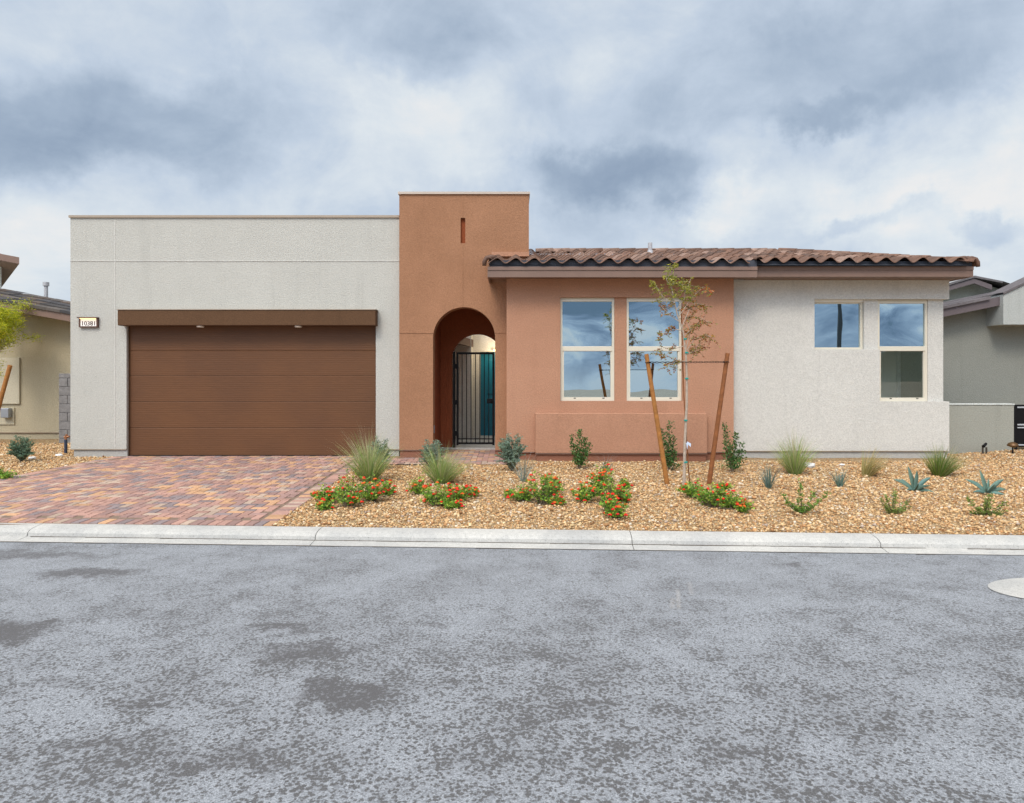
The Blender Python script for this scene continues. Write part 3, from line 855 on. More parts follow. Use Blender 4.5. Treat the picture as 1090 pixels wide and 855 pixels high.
# gate
YGt = 14.16
gl_, gr_, gz0, gz1 = X(482.5, YGt), X(527, YGt), .10, Z(375, YGt)
mb = MB()
for x in (gl_ + .09, gr_ - .035): mb.box(x - .022, x + .022, YGt - .02, YGt + .02, gz0, gz1)
mb.box(gl_ + .07, gr_ - .02, YGt - .016, YGt + .016, gz1 - .045, gz1); mb.box(gl_ + .07, gr_ - .02, YGt - .016, YGt + .016, gz0 + .02, gz0 + .06)
mb.box(gl_ + .07, gr_ - .02, YGt - .012, YGt + .012, gz0 + .12, gz0 + .145)
x = gl_ + .185
while x < gr_ - .07:
    mb.box(x - .009, x + .009, YGt - .009, YGt + .009, gz0 + .06, gz1 - .045); x += .093
gt = mb.build('gate', M['black'], house)
mb = MB(); mb.box(gl_ - .005, gl_ + .045, YGt - .02, YGt + .02, .03, gz1 + .01)
for z in (.35, 1.0, 1.75): mb.box(gl_ + .04, gl_ + .09, YGt - .035, YGt - .01, z - .05, z + .05)
mb.build('hinge_post', M['black'], gt)
mb = MB(); hx = X(521.5, YGt); hz = Z(427, YGt)
mb.tube([(hx, YGt - .07, hz), (hx, YGt - .015, hz)], .035, 12); mb.box(hx - .06, hx + .06, YGt - .03, YGt + .03, hz - .05, hz + .05)
mb.build('lock', M['black'], gt)

# courtyard beyond the gate
mb = MB()
mb.box(-2.1, -.98, 16.2, 16.4, -.05, 3.3); mb.box(-.98, -.80, 16.9, 17.1, -.05, 3.3)
mb.box(-1.0, -.98, 16.4, 16.9, -.05, 3.3)
mb.box(-.80, .25, 16.9, 17.1, 2.16, 3.3); mb.box(.25, 1.2, 16.9, 17.1, -.05, 3.3)
mb.box(-2.1, -1.98, 15.4, 16.2, -.05, 2.6)
mb.build('courtyard_wall', stucco('lightened_courtyard_stucco', (.74, .71, .64)), house)  # white stucco with a lighter colour, standing in for skylight the tower blocks
mb = MB(); mb.box(-2.1, 1.2, 14.62, 17.3, -.10, .035); mb.build('courtyard_floor', M['conc'], house)
mb = MB(); mb.box(-.79, .24, 17.0, 17.06, .05, 2.15)
fd = mb.build('front_door', M['teal'], house); fd['label'] = 'teal front door behind the gate'
mb = MB()
for (zz0, zz1) in ((.25, .95), (1.1, 1.95)): mb.box(-.62, .06, 16.985, 17.0, zz0, zz1, bev=.006)
mb.build('door_panel', M['teal'], fd)
mb = MB(); mb.box(-.84, -.79, 16.96, 17.1, .04, 2.2); mb.box(.24, .29, 16.96, 17.1, .04, 2.2); mb.box(-.79, .24, 16.96, 17.1, 2.15, 2.2); mb.build('door_frame', M['vinyl'], house)
# eave in the courtyard, top left through the arch
mb = MB()
mb.add([(-1.55, 15.3, 2.55), (-.93, 16.3, 2.42), (-.93, 16.3, 2.24), (-1.55, 15.3, 2.37), (-2.0, 15.3, 2.75), (-2.0, 16.3, 2.62), (-2.0, 16.3, 2.40), (-2.0, 15.3, 2.50)],
       [(0, 3, 2, 1), (0, 1, 5, 4), (3, 7, 6, 2), (0, 4, 7, 3), (1, 2, 6, 5)])
mb.build('courtyard_eave', M['fascia'], house)
mb = MB(); mb.box(-.46, -.22, 16.78, 16.895, 2.17, 2.21); l = mb.build('porch_light', m_lp, house)
pl_ = bpy.data.lights.new('porch_lamp', 'POINT'); pl_.energy = 9; pl_.color = (1, .78, .5); pl_.shadow_soft_size = .06
plo = bpy.data.objects.new('porch_lamp', pl_); plo.location = (-.34, 16.6, 2.12); COL.objects.link(plo)

# ---- salmon wing
PL, PR_ = -.10, X(781, YP)
W1 = (X(596.5, YP), X(654.5, YP), Z(427, YP), Z(316.5, YP)); W2 = (X(667.5, YP), X(726.5, YP), Z(427, YP), Z(316.5, YP))
EZ = 3.36
RC = .05                                     # shared window recess
mb = MB()
rec = (W1[0], W2[1], W1[2], W1[3])
grid_wall(mb, [PL, rec[0], rec[1], PR_], [SC, rec[2], rec[3], EZ], lambda x, z: not inr(x, z, rec), YP, YP + RC)
grid_wall(mb, [PL, W1[0], W1[1], W2[0], W2[1], PR_], [SC, rec[2], rec[3], EZ], lambda x, z: not (inr(x, z, W1) or inr(x, z, W2)), YP + RC, YP + .25)
mb.box(PL, PL + .2, YP + .25, YT - .002, SC, EZ)
mb.build('salmon_wall', M['pink'], house)
BX0, BX1, BZ1 = X(570, YB), X(753, YB), Z(440, YB)
mb = MB(); mb.box(BX0, BX1, YB, YP - .001, SC - .01, BZ1, bev=.012); mb.build('planter_ledge', M['pink'], house)
mb = MB(); mb.box(PL + .01, BX0 + .02, YP + .03, YP + .25, -.15, SC); mb.box(BX0 + .02, BX1 - .02, YB + .03, YP + .24, -.15, SC - .012); mb.box(BX1 - .02, PR_, YP + .03, YP + .25, -.15, SC)
split_build(mb, 'plinth', M['pinkplinth'], house)
mb = MB(); mb.box(PL, BX0 - .01, YP - .006, YP + .05, SC - .012, SC); mb.box(BX0, BX1, YB - .006, YP - .01, SC - .024, SC - .012); mb.box(BX1 + .01, PR_, YP - .006, YP + .05, SC - .012, SC)
split_build(mb, 'weep_screed', M['fascia'], house)

# ---- white wing
RL, RR = PR_, X(1010.5, YR)
WA = (X(867, YR), X(922, YR), Z(372, YR), Z(318.5, YR)); WB = (X(936.5, YR), X(990, YR), Z(427.5, YR), Z(318.5, YR))
RW = .07
mb = MB()
def solidW(x, z):
    if z > WA[3]: return True
    if inr(x, z, (WA[0], RR + 1, WA[2], WA[3])): return False
    if inr(x, z, (WB[0] - .0, RR + 1, WB[2], WA[3])): return False
    return True
grid_wall(mb, [RL, WA[0], WB[0], RR], [SC, WB[2], WA[2], WA[3], EZ], solidW, YR, YR + RW)
grid_wall(mb, [RL, WA[0], WA[1], WB[0], WB[1], RR - .07, RR], [SC, WB[2], WA[2], WA[3], EZ],
          lambda x, z: not (inr(x, z, WA) or inr(x, z, WB)) and not (x > RR - .07 and WB[2] < z < WA[3]), YR + RW, YR + .27)
mb.box(RR - .22, RR - .07, YR + .27, 24, SC, EZ); mb.box(RR - .07, RR, YR + .27, 24, WA[3], EZ); mb.box(RR - .07, RR, YR + .27, 24, SC, WB[2])
mb.box(.32, RR - .22, 23.8, 24, SC, EZ); mb.box(1.2, 1.4, 15.21, 23.8, SC, EZ)
mb.build('white_wall', M['white'], house)
mb = MB(); mb.box(RL, RR - .03, YR + .03, YR + .27, -.15, SC); mb.box(RR - .22, RR - .03, YR + .27, 24, -.15, SC); split_build(mb, 'plinth', M['plinth'], house)
mb = MB(); mb.box(RL, RR, YR - .006, YR + .05, SC - .012, SC); split_build(mb, 'weep_screed', M['cap'], house)
mb = MB()
mb.box(.35, RR - .3, 12.8, 23.8, -.02, .10); mb.box(.35, RR - .3, 12.8, 23.8, 2.95, 3.05)
mb.box(.35, 5.3, 15.6, 15.75, .1, 2.95); mb.box(5.3, 5.42, 12.98, 15.75, .1, 2.95); mb.box(5.42, 8.0, 13.95, 14.05, .1, 2.95)
mb.box(7.25, RR - .3, 15.6, 15.7, .1, 2.95)
mb.build('interior_wall', M['interior'], house)
for xx, w_ in ((X(957, 13.9) , .035), (X(965, 13.9), .045)):
    mb = MB(); mb.box(xx - w_, xx + w_, 13.90, 13.949, .1, 2.2); mb.build('door_casing', simple('white_casing', (.85, .85, .82), .6), house)
mb = MB(); mb.box(X(968, 13.9), X(988, 13.9), 13.93, 13.949, .1, 2.15); mb.build('interior_door', simple('interior_door', (.42, .42, .38), .6), house)

# windows
def win(r, y, kind, label=None):
    x0, x1, z0, z1 = r; fw = .042
    mb = MB()
    mb.box(x0 + .001, x0 + fw, y, y + .07, z0 + .001, z1 - .03, bev=.004); mb.box(x1 - fw, x1 - .001, y, y + .07, z0 + .001, z1 - .03, bev=.004)
    mb.box(x0 + fw, x1 - fw, y, y + .07, z1 - .03 - fw, z1 - .03); mb.box(x0 + fw, x1 - fw, y, y + .07, z0 + .001, z0 + fw)
    mb.box(x0, x1, y + .01, y + .06, z1 - .03, z1 - .001)
    wo = mb.build('window', M['vinyl'], house)
    if label: wo['label'] = label
    def pane(a, b, c, d, tilt, mat):
        m_ = MB(); yy = y + .035; dy = math.tan(R(tilt)) * (d - c)
        m_.add([(a, yy, c), (b, yy, c), (b, yy + dy, d), (a, yy + dy, d), (a, yy + .006, c), (b, yy + .006, c), (b, yy + .006 + dy, d), (a, yy + .006 + dy, d)],
               [(0, 1, 2, 3), (7, 6, 5, 4), (0, 4, 5, 1), (3, 2, 6, 7), (0, 3, 7, 4), (1, 5, 6, 2)])
        m_.build('pane', mat, wo)
    if kind == 'fixed':
        pane(x0 + fw - .004, x1 - fw + .004, z0 + fw - .004, z1 - .03 - fw + .004, .1, M['glass'])
    else:
        zm = Z(371.3, y)
        m_ = MB(); m_.box(x0 + fw, x1 - fw, y - .006, y + .06, zm - .045, zm + .045, bev=.006)
        # moving lower sash
        sw = .028
        m_.box(x0 + fw, x0 + fw + sw, y + .008, y + .05, z0 + fw, zm - .045); m_.box(x1 - fw - sw, x1 - fw, y + .008, y + .05, z0 + fw, zm - .045)
        m_.box(x0 + fw + sw, x1 - fw - sw, y + .008, y + .05, z0 + fw, z0 + fw + sw)
        m_.build('sash', M['vinyl'], wo)
        pane(x0 + fw - .004, x1 - fw + .004, zm + .04, z1 - .03 - fw + .004, .15, M['glass'])
        pane(x0 + fw + sw - .003, x1 - fw - sw + .003, z0 + fw + sw - .003, zm - .042, .65 if kind == 'hung' else .1, M['glass'] if kind == 'hung' else M['glass_clear'])
        m_ = MB()
        for t in (.27, .8):
            xx = x0 + (x1 - x0) * t; m_.box(xx - .02, xx + .02, y + .0, y + .012, z0 + fw + .002, z0 + fw + .016)
        split_build(m_, 'latch', M['black'], wo)
win(W1, YP + RC + .012, 'hung', 'tall window nearest the entry arch')
win(W2, YP + RC + .012, 'hung', 'tall window behind the young tree')
win(WA, YR + RW + .06, 'fixed', 'small square window')
win(WB, YR + RW + .012, 'screen', 'tall window at the right corner')

# ---- roof with clay-coloured S tiles
YE, ZE, SL = 12.08, 3.535, .245               # eave line of tiles, height, slope
RIDGE = 14.85
def tilecol():
    k = random.uniform(.8, 1.2)
    return random.choice([(.17, .09, .058), (.12, .064, .043), (.26, .165, .125), (.10, .056, .04), (.20, .12, .086)])[0:3] if random.random() < .6 else tuple(c * k for c in (.155, .08, .052))
def s_tile(mb, T, u0, v0, per, lenv, col, thick=.018):
    """one S-tile in local (u along the eave, v up the slope, h)"""
    n_ = 14; vs = []
    def prof(t):                             # trough then barrel
        return .047 * math.sin(2 * math.pi * t - math.pi / 2) + .004 * math.sin(4 * math.pi * t)
    for (v, lift) in ((v0, .040), (v0 + lenv * .5, .030), (v0 + lenv * 1.04, .016)):
        for k in range(n_ + 1):
            t = k / n_; vs.append(T(u0 + per * t, v, prof(t) + lift))
    for k in range(n_ + 1):
        t = k / n_; vs.append(T(u0 + per * t, v0 + .002, prof(t) + .040 - thick))
    m_ = n_ + 1
    fs = [(r * m_ + k, r * m_ + k + 1, (r + 1) * m_ + k + 1, (r + 1) * m_ + k) for r in range(2) for k in range(n_)]
    fs += [(3 * m_ + k, 3 * m_ + k + 1, k + 1, k) for k in range(n_)]
    mb.add(vs, fs, col)
M['tile'] = simple('mottled_roof_tile', (1, 1, 1), .68, .35, 9, attr=True, spec=.4, bump=.25, bs=50)
PER, CRS = .333, .37
roof_x0, step_x, roof_x1 = X(519, YE), X(806, YE), 8.20
mb = MB()
def Tf(ys):
    return lambda u, v, h: (u, ys + v, ZE + (ys - YE + v) * SL + .055 + h)
u = roof_x0; ci = 0
while u < roof_x1 - .1:
    ys = YE if u + PER < step_x + .1 else YE + .15
    T = Tf(ys)
    v = -.07
    while ys + v < RIDGE:
        Yc = ys + v
        if u + PER * .5 < TR and Yc + CRS > YT + .02:
            if Yc < YT - .05: s_tile(mb, T, u, v, PER, YT - Yc, tilecol())
            break
        if u + PER > roof_x1 - max(0, Yc - YE - .15) + .25 and Yc > YE + .3: break
        s_tile(mb, T, u + random.uniform(-.004, .004), v, PER, CRS, tilecol())
        v += CRS
    u += PER
# hip end
T2 = lambda u, v, h: (roof_x1 - v, YE + .15 + u, ZE + v * SL + .055 + h)
u = .3
while u < 2 * (RIDGE - YE):
    v = -.04
    while v < min(u, 2 * (RIDGE - YE) - u) - .1 and v < 2.75:
        s_tile(mb, T2, u, v, PER, CRS, tilecol()); v += CRS
    u += PER
mb.build('roof_tiles', M['tile'], house, smooth=True)
hipb = RIDGE - YE - .15
zr = ZE + (RIDGE - YE) * SL
mb = MB()                                    # roof deck under the tiles
x1 = roof_x1; e2 = YE + .15; yb = RIDGE + (RIDGE - YE) 
mb.add([(roof_x0 + .02, YE, ZE), (x1, YE + .05, ZE), (x1 - hipb, RIDGE, zr), (TR, RIDGE, zr), (TR, YT - .001, ZE + (YT - YE) * SL), (roof_x0 + .02, YT - .001, ZE + (YT - YE) * SL),
        (x1, yb, ZE), (TR, yb, ZE)],
       [(0, 1, 2, 3, 4), (0, 4, 5), (1, 6, 2), (2, 6, 7, 3)])
mb.build('roof_deck', M['underlay'], house)
mb = MB()                                    # ridge and hip caps
def caps(p0, p1, r=.085, step=.36):
    p0, p1 = Vector(p0), Vector(p1); L = (p1 - p0).length; n_ = max(1, int(L / step)); d = (p1 - p0).normalized()
    for i in range(n_):
        a = p0 + d * i * step; b = a + d * step * 1.06
        sd = d.cross(Vector((0, 0, 1))).normalized(); up = sd.cross(d)
        vs = []
        for (q, rr) in ((a, r * 1.06), (b, r * .93)):
            for k in range(9):
                t = math.pi * k / 8; vs.append(q + sd * math.cos(t) * rr + up * (math.sin(t) * rr * .8))
        for k in range(9):
            t = math.pi * k / 8; vs.append(a + sd * math.cos(t) * r * .85 + up * (math.sin(t) * r * .62))
        mb.add(vs, [(k, k + 1, k + 10, k + 9) for k in range(8)] + [(18 + k, 19 + k, k + 1, k) for k in range(8)], tilecol())
caps((x1 + .10, e2 - .10, ZE + .055), (x1 - hipb, RIDGE, zr + .10)); mb.build('hip_tiles', M['tile'], house, smooth=True); mb = MB()
caps((x1 - hipb, RIDGE, zr + .045), (TR, RIDGE, zr + .045), .12); mb.build('ridge_tiles', M['tile'], house, smooth=True); mb = MB()
caps((roof_x0 + .02, YE - .06, ZE + .075), (roof_x0 + .02, YT - .02, ZE + .075 + (YT - YE) * SL), .07); mb.build('rake_tiles', M['tile'], house, smooth=True); mb = MB()
caps((step_x + .02, YE - .06, ZE + .085), (step_x + .02, YE + .35, ZE + .085 + .35 * SL), .065)
mb.build('rake_tiles', M['tile'], house, smooth=True)
for (ax, sg, oy) in ((roof_x0, -1, 0), (8.33, 1, .13)):     # turned-down end tiles at the eave corners
    mb = MB(); pp = [(ax - sg * .16, ZE + .125), (ax - sg * .05, ZE + .135), (ax + sg * .02, ZE + .115), (ax + sg * .055, ZE + .06), (ax + sg * .062, ZE - .02)]
    for k in range(3):
        mb.tube([(x, YE + oy - .03 + k * .10, z + k * .02) for x, z in pp], [.036, .04, .04, .038, .034], 12, (.13, .07, .048))
    mb.build('end_tile', M['tile'], house, smooth=True)
mb = MB(); mb.box(roof_x0 + .03, step_x, YE + .02, YE + .04, ZE - .03, ZE + .085); mb.box(step_x, 8.33, YE + .17, YE + .19, ZE - .03, ZE + .095)
mb.build('bird_stop', M['underlay'], house)
mb = MB()
FZ0, FZ1 = Z(295.2, YE), Z(284, YE)
FR0, FR1 = Z(294.7, YE + .15), Z(283.8, YE + .15)
mb.box(roof_x0, step_x, YE, YE + .03, FZ0, FZ1 - .065); mb.box(roof_x0, step_x, YE - .014, YE + .03, FZ1 - .063, FZ1)
x1 = 8.36
mb.box(step_x + .002, x1 - .02, YE + .15, YE + .18, FR0, FR1 - .065); mb.box(step_x + .002, x1 - .02, YE + .136, YE + .18, FR1 - .063, FR1)
mb.box(roof_x0, roof_x0 + .03, YE + .03, YT - .002, FZ0, FZ1 - .0); mb.box(x1 - .05, x1 - .02, YE + .18, yb, FR0, FR1)
mb.box(step_x - .03, step_x, YE + .03, YE + .15, FZ0, FZ1)
mb.build('fascia', M['fascia'], house)
mb = MB(); mb.box(roof_x0 + .03, step_x - .03, YE + .03, YP + .1, EZ - .012, EZ + .01); mb.box(step_x - .03, x1 - .05, YE + .18, YR + .1, EZ - .012, EZ + .01)
mb.box(RR, x1 - .05, YR + .1, 24, EZ - .012, EZ + .01)
mb.build('soffit', M['fascia'], house)
mb = MB(); mb.box(X(523, YT - .2), TR + .003, YT - .06, YT - .003, Z(273.5, YT), Z(268.8, YT)); mb.build('roof_flashing', M['pink'], house)
mb = MB(); vx, vy = X(692, 14.3), 14.3; mb.tube([(vx, vy, 4.0), (vx, vy, Z(258.5, vy))], .045, 12); mb.tube([(vx, vy, 4.05), (vx, vy, 4.20)], [.10, .055], 12)
mb.build('vent_pipe', M['pipe'], house)

# ------------------------------------------------------------------ LEFT NEIGHBOUR
YN = 16.6
ln = thing('house', 'tan stucco neighbour house with dark tiled roof at the left edge', 'house', (-13, YN, 0), None)
NX1 = X(84, YN)
def nz(px, y): return Z(y, YN)
mb = MB()
x0, x1 = -22, NX1
def rk(x): return Z(343, YN) - (x - X(75, YN)) * .21       # underside of the sloping eave
mb.add([(x0, YN, .16), (x1, YN, .16), (x1, YN, rk(x1) + .2), (x0, YN, rk(x0) + .2), (x0, 24, .16), (x1, 24, .16), (x1, 24, rk(x1) + .2), (x0, 24, rk(x0) + .2)],
       [(0, 1, 2, 3), (1, 5, 6, 2), (3, 2, 6, 7), (5, 4, 7, 6), (4, 0, 3, 7)])
mb.build('wall', M['tan'], ln)
mb = MB(); mb.box(x0, x1 - .02, YN + .03, 23.9, -.1, .148); split_build(mb, 'plinth', M['tan'], ln)
mb = MB(); mb.box(x0, x1, YN - .006, YN + .04, .148, .16); split_build(mb, 'weep_screed', M['fascia'], ln)
YNf = 16.0
def rkf(px): return Z(342.5 - (75 - px) * .185, YNf)
xa, xb = X(-40, YNf), X(90, YNf); za, zb = rkf(-40), rkf(90)
mb = MB()
mb.add([(xa, YNf, za), (xb, YNf, zb), (xb, YNf, zb + .17), (xa, YNf, za + .17), (xa, YNf + .05, za), (xb, YNf + .05, zb), (xb, YNf + .05, zb + .17), (xa, YNf + .05, za + .17)],
       [(0, 1, 2, 3), (7, 6, 5, 4), (0, 4, 5, 1), (3, 2, 6, 7), (0, 3, 7, 4), (1, 5, 6, 2)])
mb.build('fascia', M['fascia'], ln)
mb = MB(); mb.quad((xa, YNf + .05, za + .02), (xa, YN + .1, za + .10), (xb, YN + .1, zb + .10), (xb, YNf + .05, zb + .02)); mb.build('soffit', M['fascia'], ln)
M['slate'] = simple('grey_flat_tile', (1, 1, 1), .75, .25, 12, attr=True, bump=.3, bs=60)
mb = MB()
sl_ = (zb - za) / (xb - xa)
for r in range(4):                           # flat tiles laid in courses, slightly uneven
    xx = xa
    while xx < xb:
        ww = random.uniform(.30, .36); k = random.uniform(.7, 1.3)
        c = random.choice([(.055, .048, .045), (.085, .07, .06), (.10, .07, .052), (.045, .042, .045)])
        yy = YNf - .04 + r * .33
        zc = za + (xx - xa) * sl_ + .20 + r * .066 + random.uniform(-.008, .008)
        z2 = zc + ww * sl_
        mb.add([(xx, yy, zc - .03), (xx + ww - .006, yy, z2 - .03), (xx + ww - .006, yy, z2 + .035), (xx, yy, zc + .035), (xx, yy + .36, zc + .075), (xx + ww - .006, yy + .36, z2 + .075)],
               [(0, 1, 2, 3), (3, 2, 5, 4)], tuple(q * k for q in c))
        xx += ww
mb.add([(xa, YNf + .01, za + .15), (xb, YNf + .01, zb + .15), (xb, YNf + 1.3, zb + .44), (xa, YNf + 1.3, za + .44), (xa, 24, za + .1), (xb, 24, zb + .1)], [(0, 1, 2, 3), (3, 2, 5, 4)], (.08, .07, .07))
mb.build('roof', M['slate'], ln)
mb = MB(); vx, vy = X(49, 17.6), 17.6
mb.tube([(vx, vy, Z(322, vy)), (vx, vy, Z(304, vy))], .045, 12); mb.tube([(vx, vy, Z(304.5, vy)), (vx, vy, Z(300.5, vy))], .072, 12); mb.build('vent_pipe', M['pipe'], ln)
# upper storey with its own eave
mb = MB(); a_ = X(1.5, 18.5); mb.add([(-24, 18.5, 3), (a_, 18.5, 3), (a_, 18.5, 4.9), (-24, 18.5, 4.9), (-28, 23, 3), (a_ * 23 / 18.5 - .5, 23, 3), (a_ * 23 / 18.5 - .5, 23, 4.9), (-28, 23, 4.9)], [(0, 1, 2, 3), (1, 5, 6, 2), (3, 2, 6, 7), (5, 4, 7, 6)]); mb.build('upper_wall', M['pale'], ln)
mb = MB()
ye = 17.6; xe = X(20.5, ye)
mb.add([(-24, ye, Z(268, ye) + 2.0), (xe, ye, Z(274, ye)), (xe, ye, Z(281, ye)), (-24, ye, Z(276, ye) + 2.0), (-30, 24, Z(268, ye) + 2.0), (xe * 24 / ye - .8, 24, Z(274, ye)), (xe * 24 / ye - .8, 24, Z(281, ye)), (-30, 24, Z(276, ye) + 2.0)],
       [(3, 2, 1, 0), (0, 1, 5, 4), (1, 2, 6, 5), (2, 3, 7, 6), (4, 5, 6, 7)])
mb.build('upper_eave', M['fascia'], ln)
mb = MB(); mb.box(X(-30, YN), X(22, YN), YN - .05, YN - .003, Z(430, YN), Z(381, YN), bev=.008); mb.build('wall_panel', stucco('panel_paint', (.55, .50, .38)), ln)
mb = MB(); mb.box(X(-10, YN), X(16, YN), YN - .03, YN - .003, Z(452, YN), Z(434, YN), bev=.005); ub = mb.build('utility_board', stucco('board_paint', (.50, .45, .33)), ln)
mb = MB(); mb.box(X(5.5, YN), X(14, YN), YN - .16, YN - .031, Z(444.5, YN), Z(434.5, YN), bev=.012); mb.build('meter_box', M['metal'], ub)

# block fence between the houses
def cmu_wall(x0, x1, y0, y1, z0, z1, label, blk=.40, h=.2):
    mb = MB(); z = z0; r = 0
    while z < z1 - .02:
        zt = min(z + h, z1); xx = x0; alongx = (x1 - x0) > (y1 - y0)
        a0, a1 = (x0, x1) if alongx else (y0, y1)
        a = a0 - (blk / 2 if r % 2 else 0)
        while a < a1 - .001:
            b = min(a + blk, a1); aa = max(a, a0)
            if b - aa > .02:
                o_ = random.uniform(0, .008)
                if alongx: mb.box(aa + .004, b - .004, y0 - o_, y1 + o_, z + .004, zt - .004, bev=.006)
                else: mb.box(x0 - o_, x1 + o_, aa + .004, b - .004, z + .004, zt - .004, bev=.006)
            a += blk
        z = zt; r += 1
    o = mb.build('block_wall', M['cmu'], None, loc=((x0 + x1) / 2, (y0 + y1) / 2, z0))
    m_ = MB(); m_.box(x0 + .012, x1 - .012, y0 + .012, y1 - .012, z0, z1 - .012); m_.build('mortar', simple('mortar', (.11, .10, .10), .95), o)
    return tag(o, label, 'wall')
cmu_wall(X(62.5, 15.7), GL - .01, 15.7, 15.9, -.1, Z(397.5, 15.7), 'grey split block wall closing the gap left of the cream garage', .41, .2)
cmu_wall(RR - .0, X(1013.5, 15.0), 15.0, 15.2, -.1, Z(385, 15.0), 'grey block wall sliver right of the white wing corner', .4, .2)

# stub pipe by the garage corner
p = gp(70, 483)
t = thing('standpipe', 'short dark blue utility standpipe with copper fitting left of garage corner', 'pipe', p)
mb = MB(); mb.tube([(p.x, p.y, p.z), (p.x, p.y, Z(468, p.y))], .028, 14); mb.build('pipe', simple('dark_blue_pipe', (.03, .045, .08), .4), t)
mb = MB(); zt = Z(468, p.y)
mb.tube([(p.x, p.y, zt), (p.x, p.y, zt + .05), (p.x + .02, p.y, zt + .10)], .022, 10); mb.tube([(p.x - .03, p.y, zt + .05), (p.x + .07, p.y, zt + .06)], .02, 10)
mb.build('valve', M['copper'], t)

# ------------------------------------------------------------------ RIGHT NEIGHBOUR
YQ = 14.6
rn = thing('house', 'sage grey stucco neighbour house at the right edge', 'house', (12, YQ, 0))
x0, x1 = X(1000, YQ), 20
def rq(px): return Z(337 - (px - 1007) * .215, YQ - .35)
mb = MB()
za = rq(1000); zb = za + (20 - x0) * .215
mb.add([(x0, YQ, -.1), (x1, YQ, -.1), (x1, YQ, zb + .22), (x0, YQ, za + .17), (x0, 24, -.1), (x1, 24, -.1), (x1, 24, zb + .1), (x0, 24, za + .05)],
       [(0, 1, 2, 3), (1, 5, 6, 2), (3, 2, 6, 7), (5, 4, 7, 6), (4, 0, 3, 7)])
mb.build('wall', M['sage'], rn)
yq = YQ - .4; xq0, xq1 = X(1004, yq), X(1067.5, yq); fa, fb = Z(337.5, yq), Z(324.5, yq)
mb = MB()
mb.add([(xq0, yq, fa), (xq1, yq, fb), (xq1, yq, fb + .185), (xq0, yq, fa + .17), (xq0, yq + .05, fa), (xq1, yq + .05, fb), (xq1, yq + .05, fb + .185), (xq0, yq + .05, fa + .17)],
       [(0, 1, 2, 3), (7, 6, 5, 4), (0, 4, 5, 1), (3, 2, 6, 7), (0, 3, 7, 4), (1, 5, 6, 2)])
mb.build('fascia', M['darkfascia'], rn)
mb = MB(); mb.quad((xq0, yq + .05, fa + .05), (xq0, YQ + .05, fa + .08), (xq1, YQ + .05, fb + .08), (xq1, yq + .05, fb + .05)); mb.build('soffit', M['darkfascia'], rn)
mb = MB()
s2 = (fb - fa) / (xq1 - xq0)
for r in range(5):
    xx = xq0 - .05
    while xx < 20:
        ww = random.uniform(.30, .36); k = random.uniform(.8, 1.2); yy = yq - .05 + r * .33
        zc = fa + (xx - xq0) * s2 + .20 + r * .012; z2 = zc + ww * s2
        if xx + ww > xq1 - .02 and r < 2: break
        mb.add([(xx, yy, zc - .03), (xx + ww - .005, yy, z2 - .03), (xx + ww - .005, yy, z2 + .03), (xx, yy, zc + .03), (xx, yy + .36, zc + .03), (xx + ww - .005, yy + .36, z2 + .03)],
               [(0, 1, 2, 3), (3, 2, 5, 4)], tuple(q * k for q in (.13, .115, .12)))
        xx += ww
mb.build('roof', M['slate'], rn)
mb = MB()
yw = 14.1; a, b, c_ = X(1068, yw), X(1122, yw), X(1240, yw)
mb.prism_y([(a, Z(345.5, yw)), (c_, Z(345.5, yw)), (c_, Z(288, yw)), (b, Z(288, yw)), (a, Z(314, yw))], yw, YQ - .002)
mb.box(c_ - .4, c_, yw, YQ - .002, -.1, Z(345.6, yw))
mb.build('porch_beam', stucco('porch_stucco', (.42, .435, .415)), rn)
mb = MB(); mb.add([(a - .02, yw - .03, Z(313.8, yw)), (b, yw - .03, Z(287.7, yw)), (b, yw - .03, Z(285, yw)), (a - .02, yw - .03, Z(311.5, yw)), (a - .02, yw + .5, Z(311.5, yw)), (b, yw + .5, Z(285, yw)), (c_, yw - .03, Z(287.7, yw)), (c_, yw - .03, Z(285, yw)), (c_, yw + .5, Z(285, yw))], [(0, 1, 2, 3), (3, 2, 5, 4), (1, 6, 7, 2), (2, 7, 8, 5)], (.12, .105, .11))
mb.build('porch_roof_edge', M['slate'], rn)
# rear gable
yr = 20.0
mb = MB(); A = [(X(985, yr), Z(345, yr)), (X(1150, yr), Z(345, yr)), (X(1150, yr), Z(336, yr)), (X(1037, yr), Z(299, yr)), (X(985, yr), Z(314, yr))]
mb.prism_y(A, yr, yr + 3); mb.build('gable_wall', M['sage2'], rn)
mb = MB()
for (pa, pb) in (((980, 313), (1037, 296.5)), ((1037, 296.5), (1056, 303.5))):
    xa_, za_, xb_, zb_ = X(pa[0], yr - .4), Z(pa[1], yr - .4), X(pb[0], yr - .4), Z(pb[1], yr - .4)
    mb.prism_y([(xa_, za_ - .14), (xb_, zb_ - .14), (xb_, zb_), (xa_, za_)], yr - .4, yr - .35)
mb.build('gable_fascia', M['darkfascia'], rn)
mb = MB()
pk = (X(1037, yr - .42), Z(293.5, yr - .42)); lf = (X(978, yr - .42), Z(311, yr - .42)); rt = (X(1150, yr), Z(331, yr - .4))
mb.add([(lf[0], yr - .44, lf[1]), (pk[0], yr - .44, pk[1]), (pk[0] + .9, yr + 4, pk[1] + .05), (lf[0], yr + 4, lf[1]), (X(1056, yr), yr - .44, Z(301.5, yr)), (rt[0], yr - .44, rt[1]), (rt[0], yr + 4, rt[1])],
       [(0, 1, 2, 3), (1, 4, 5, 6, 2)], (.12, .11, .115))
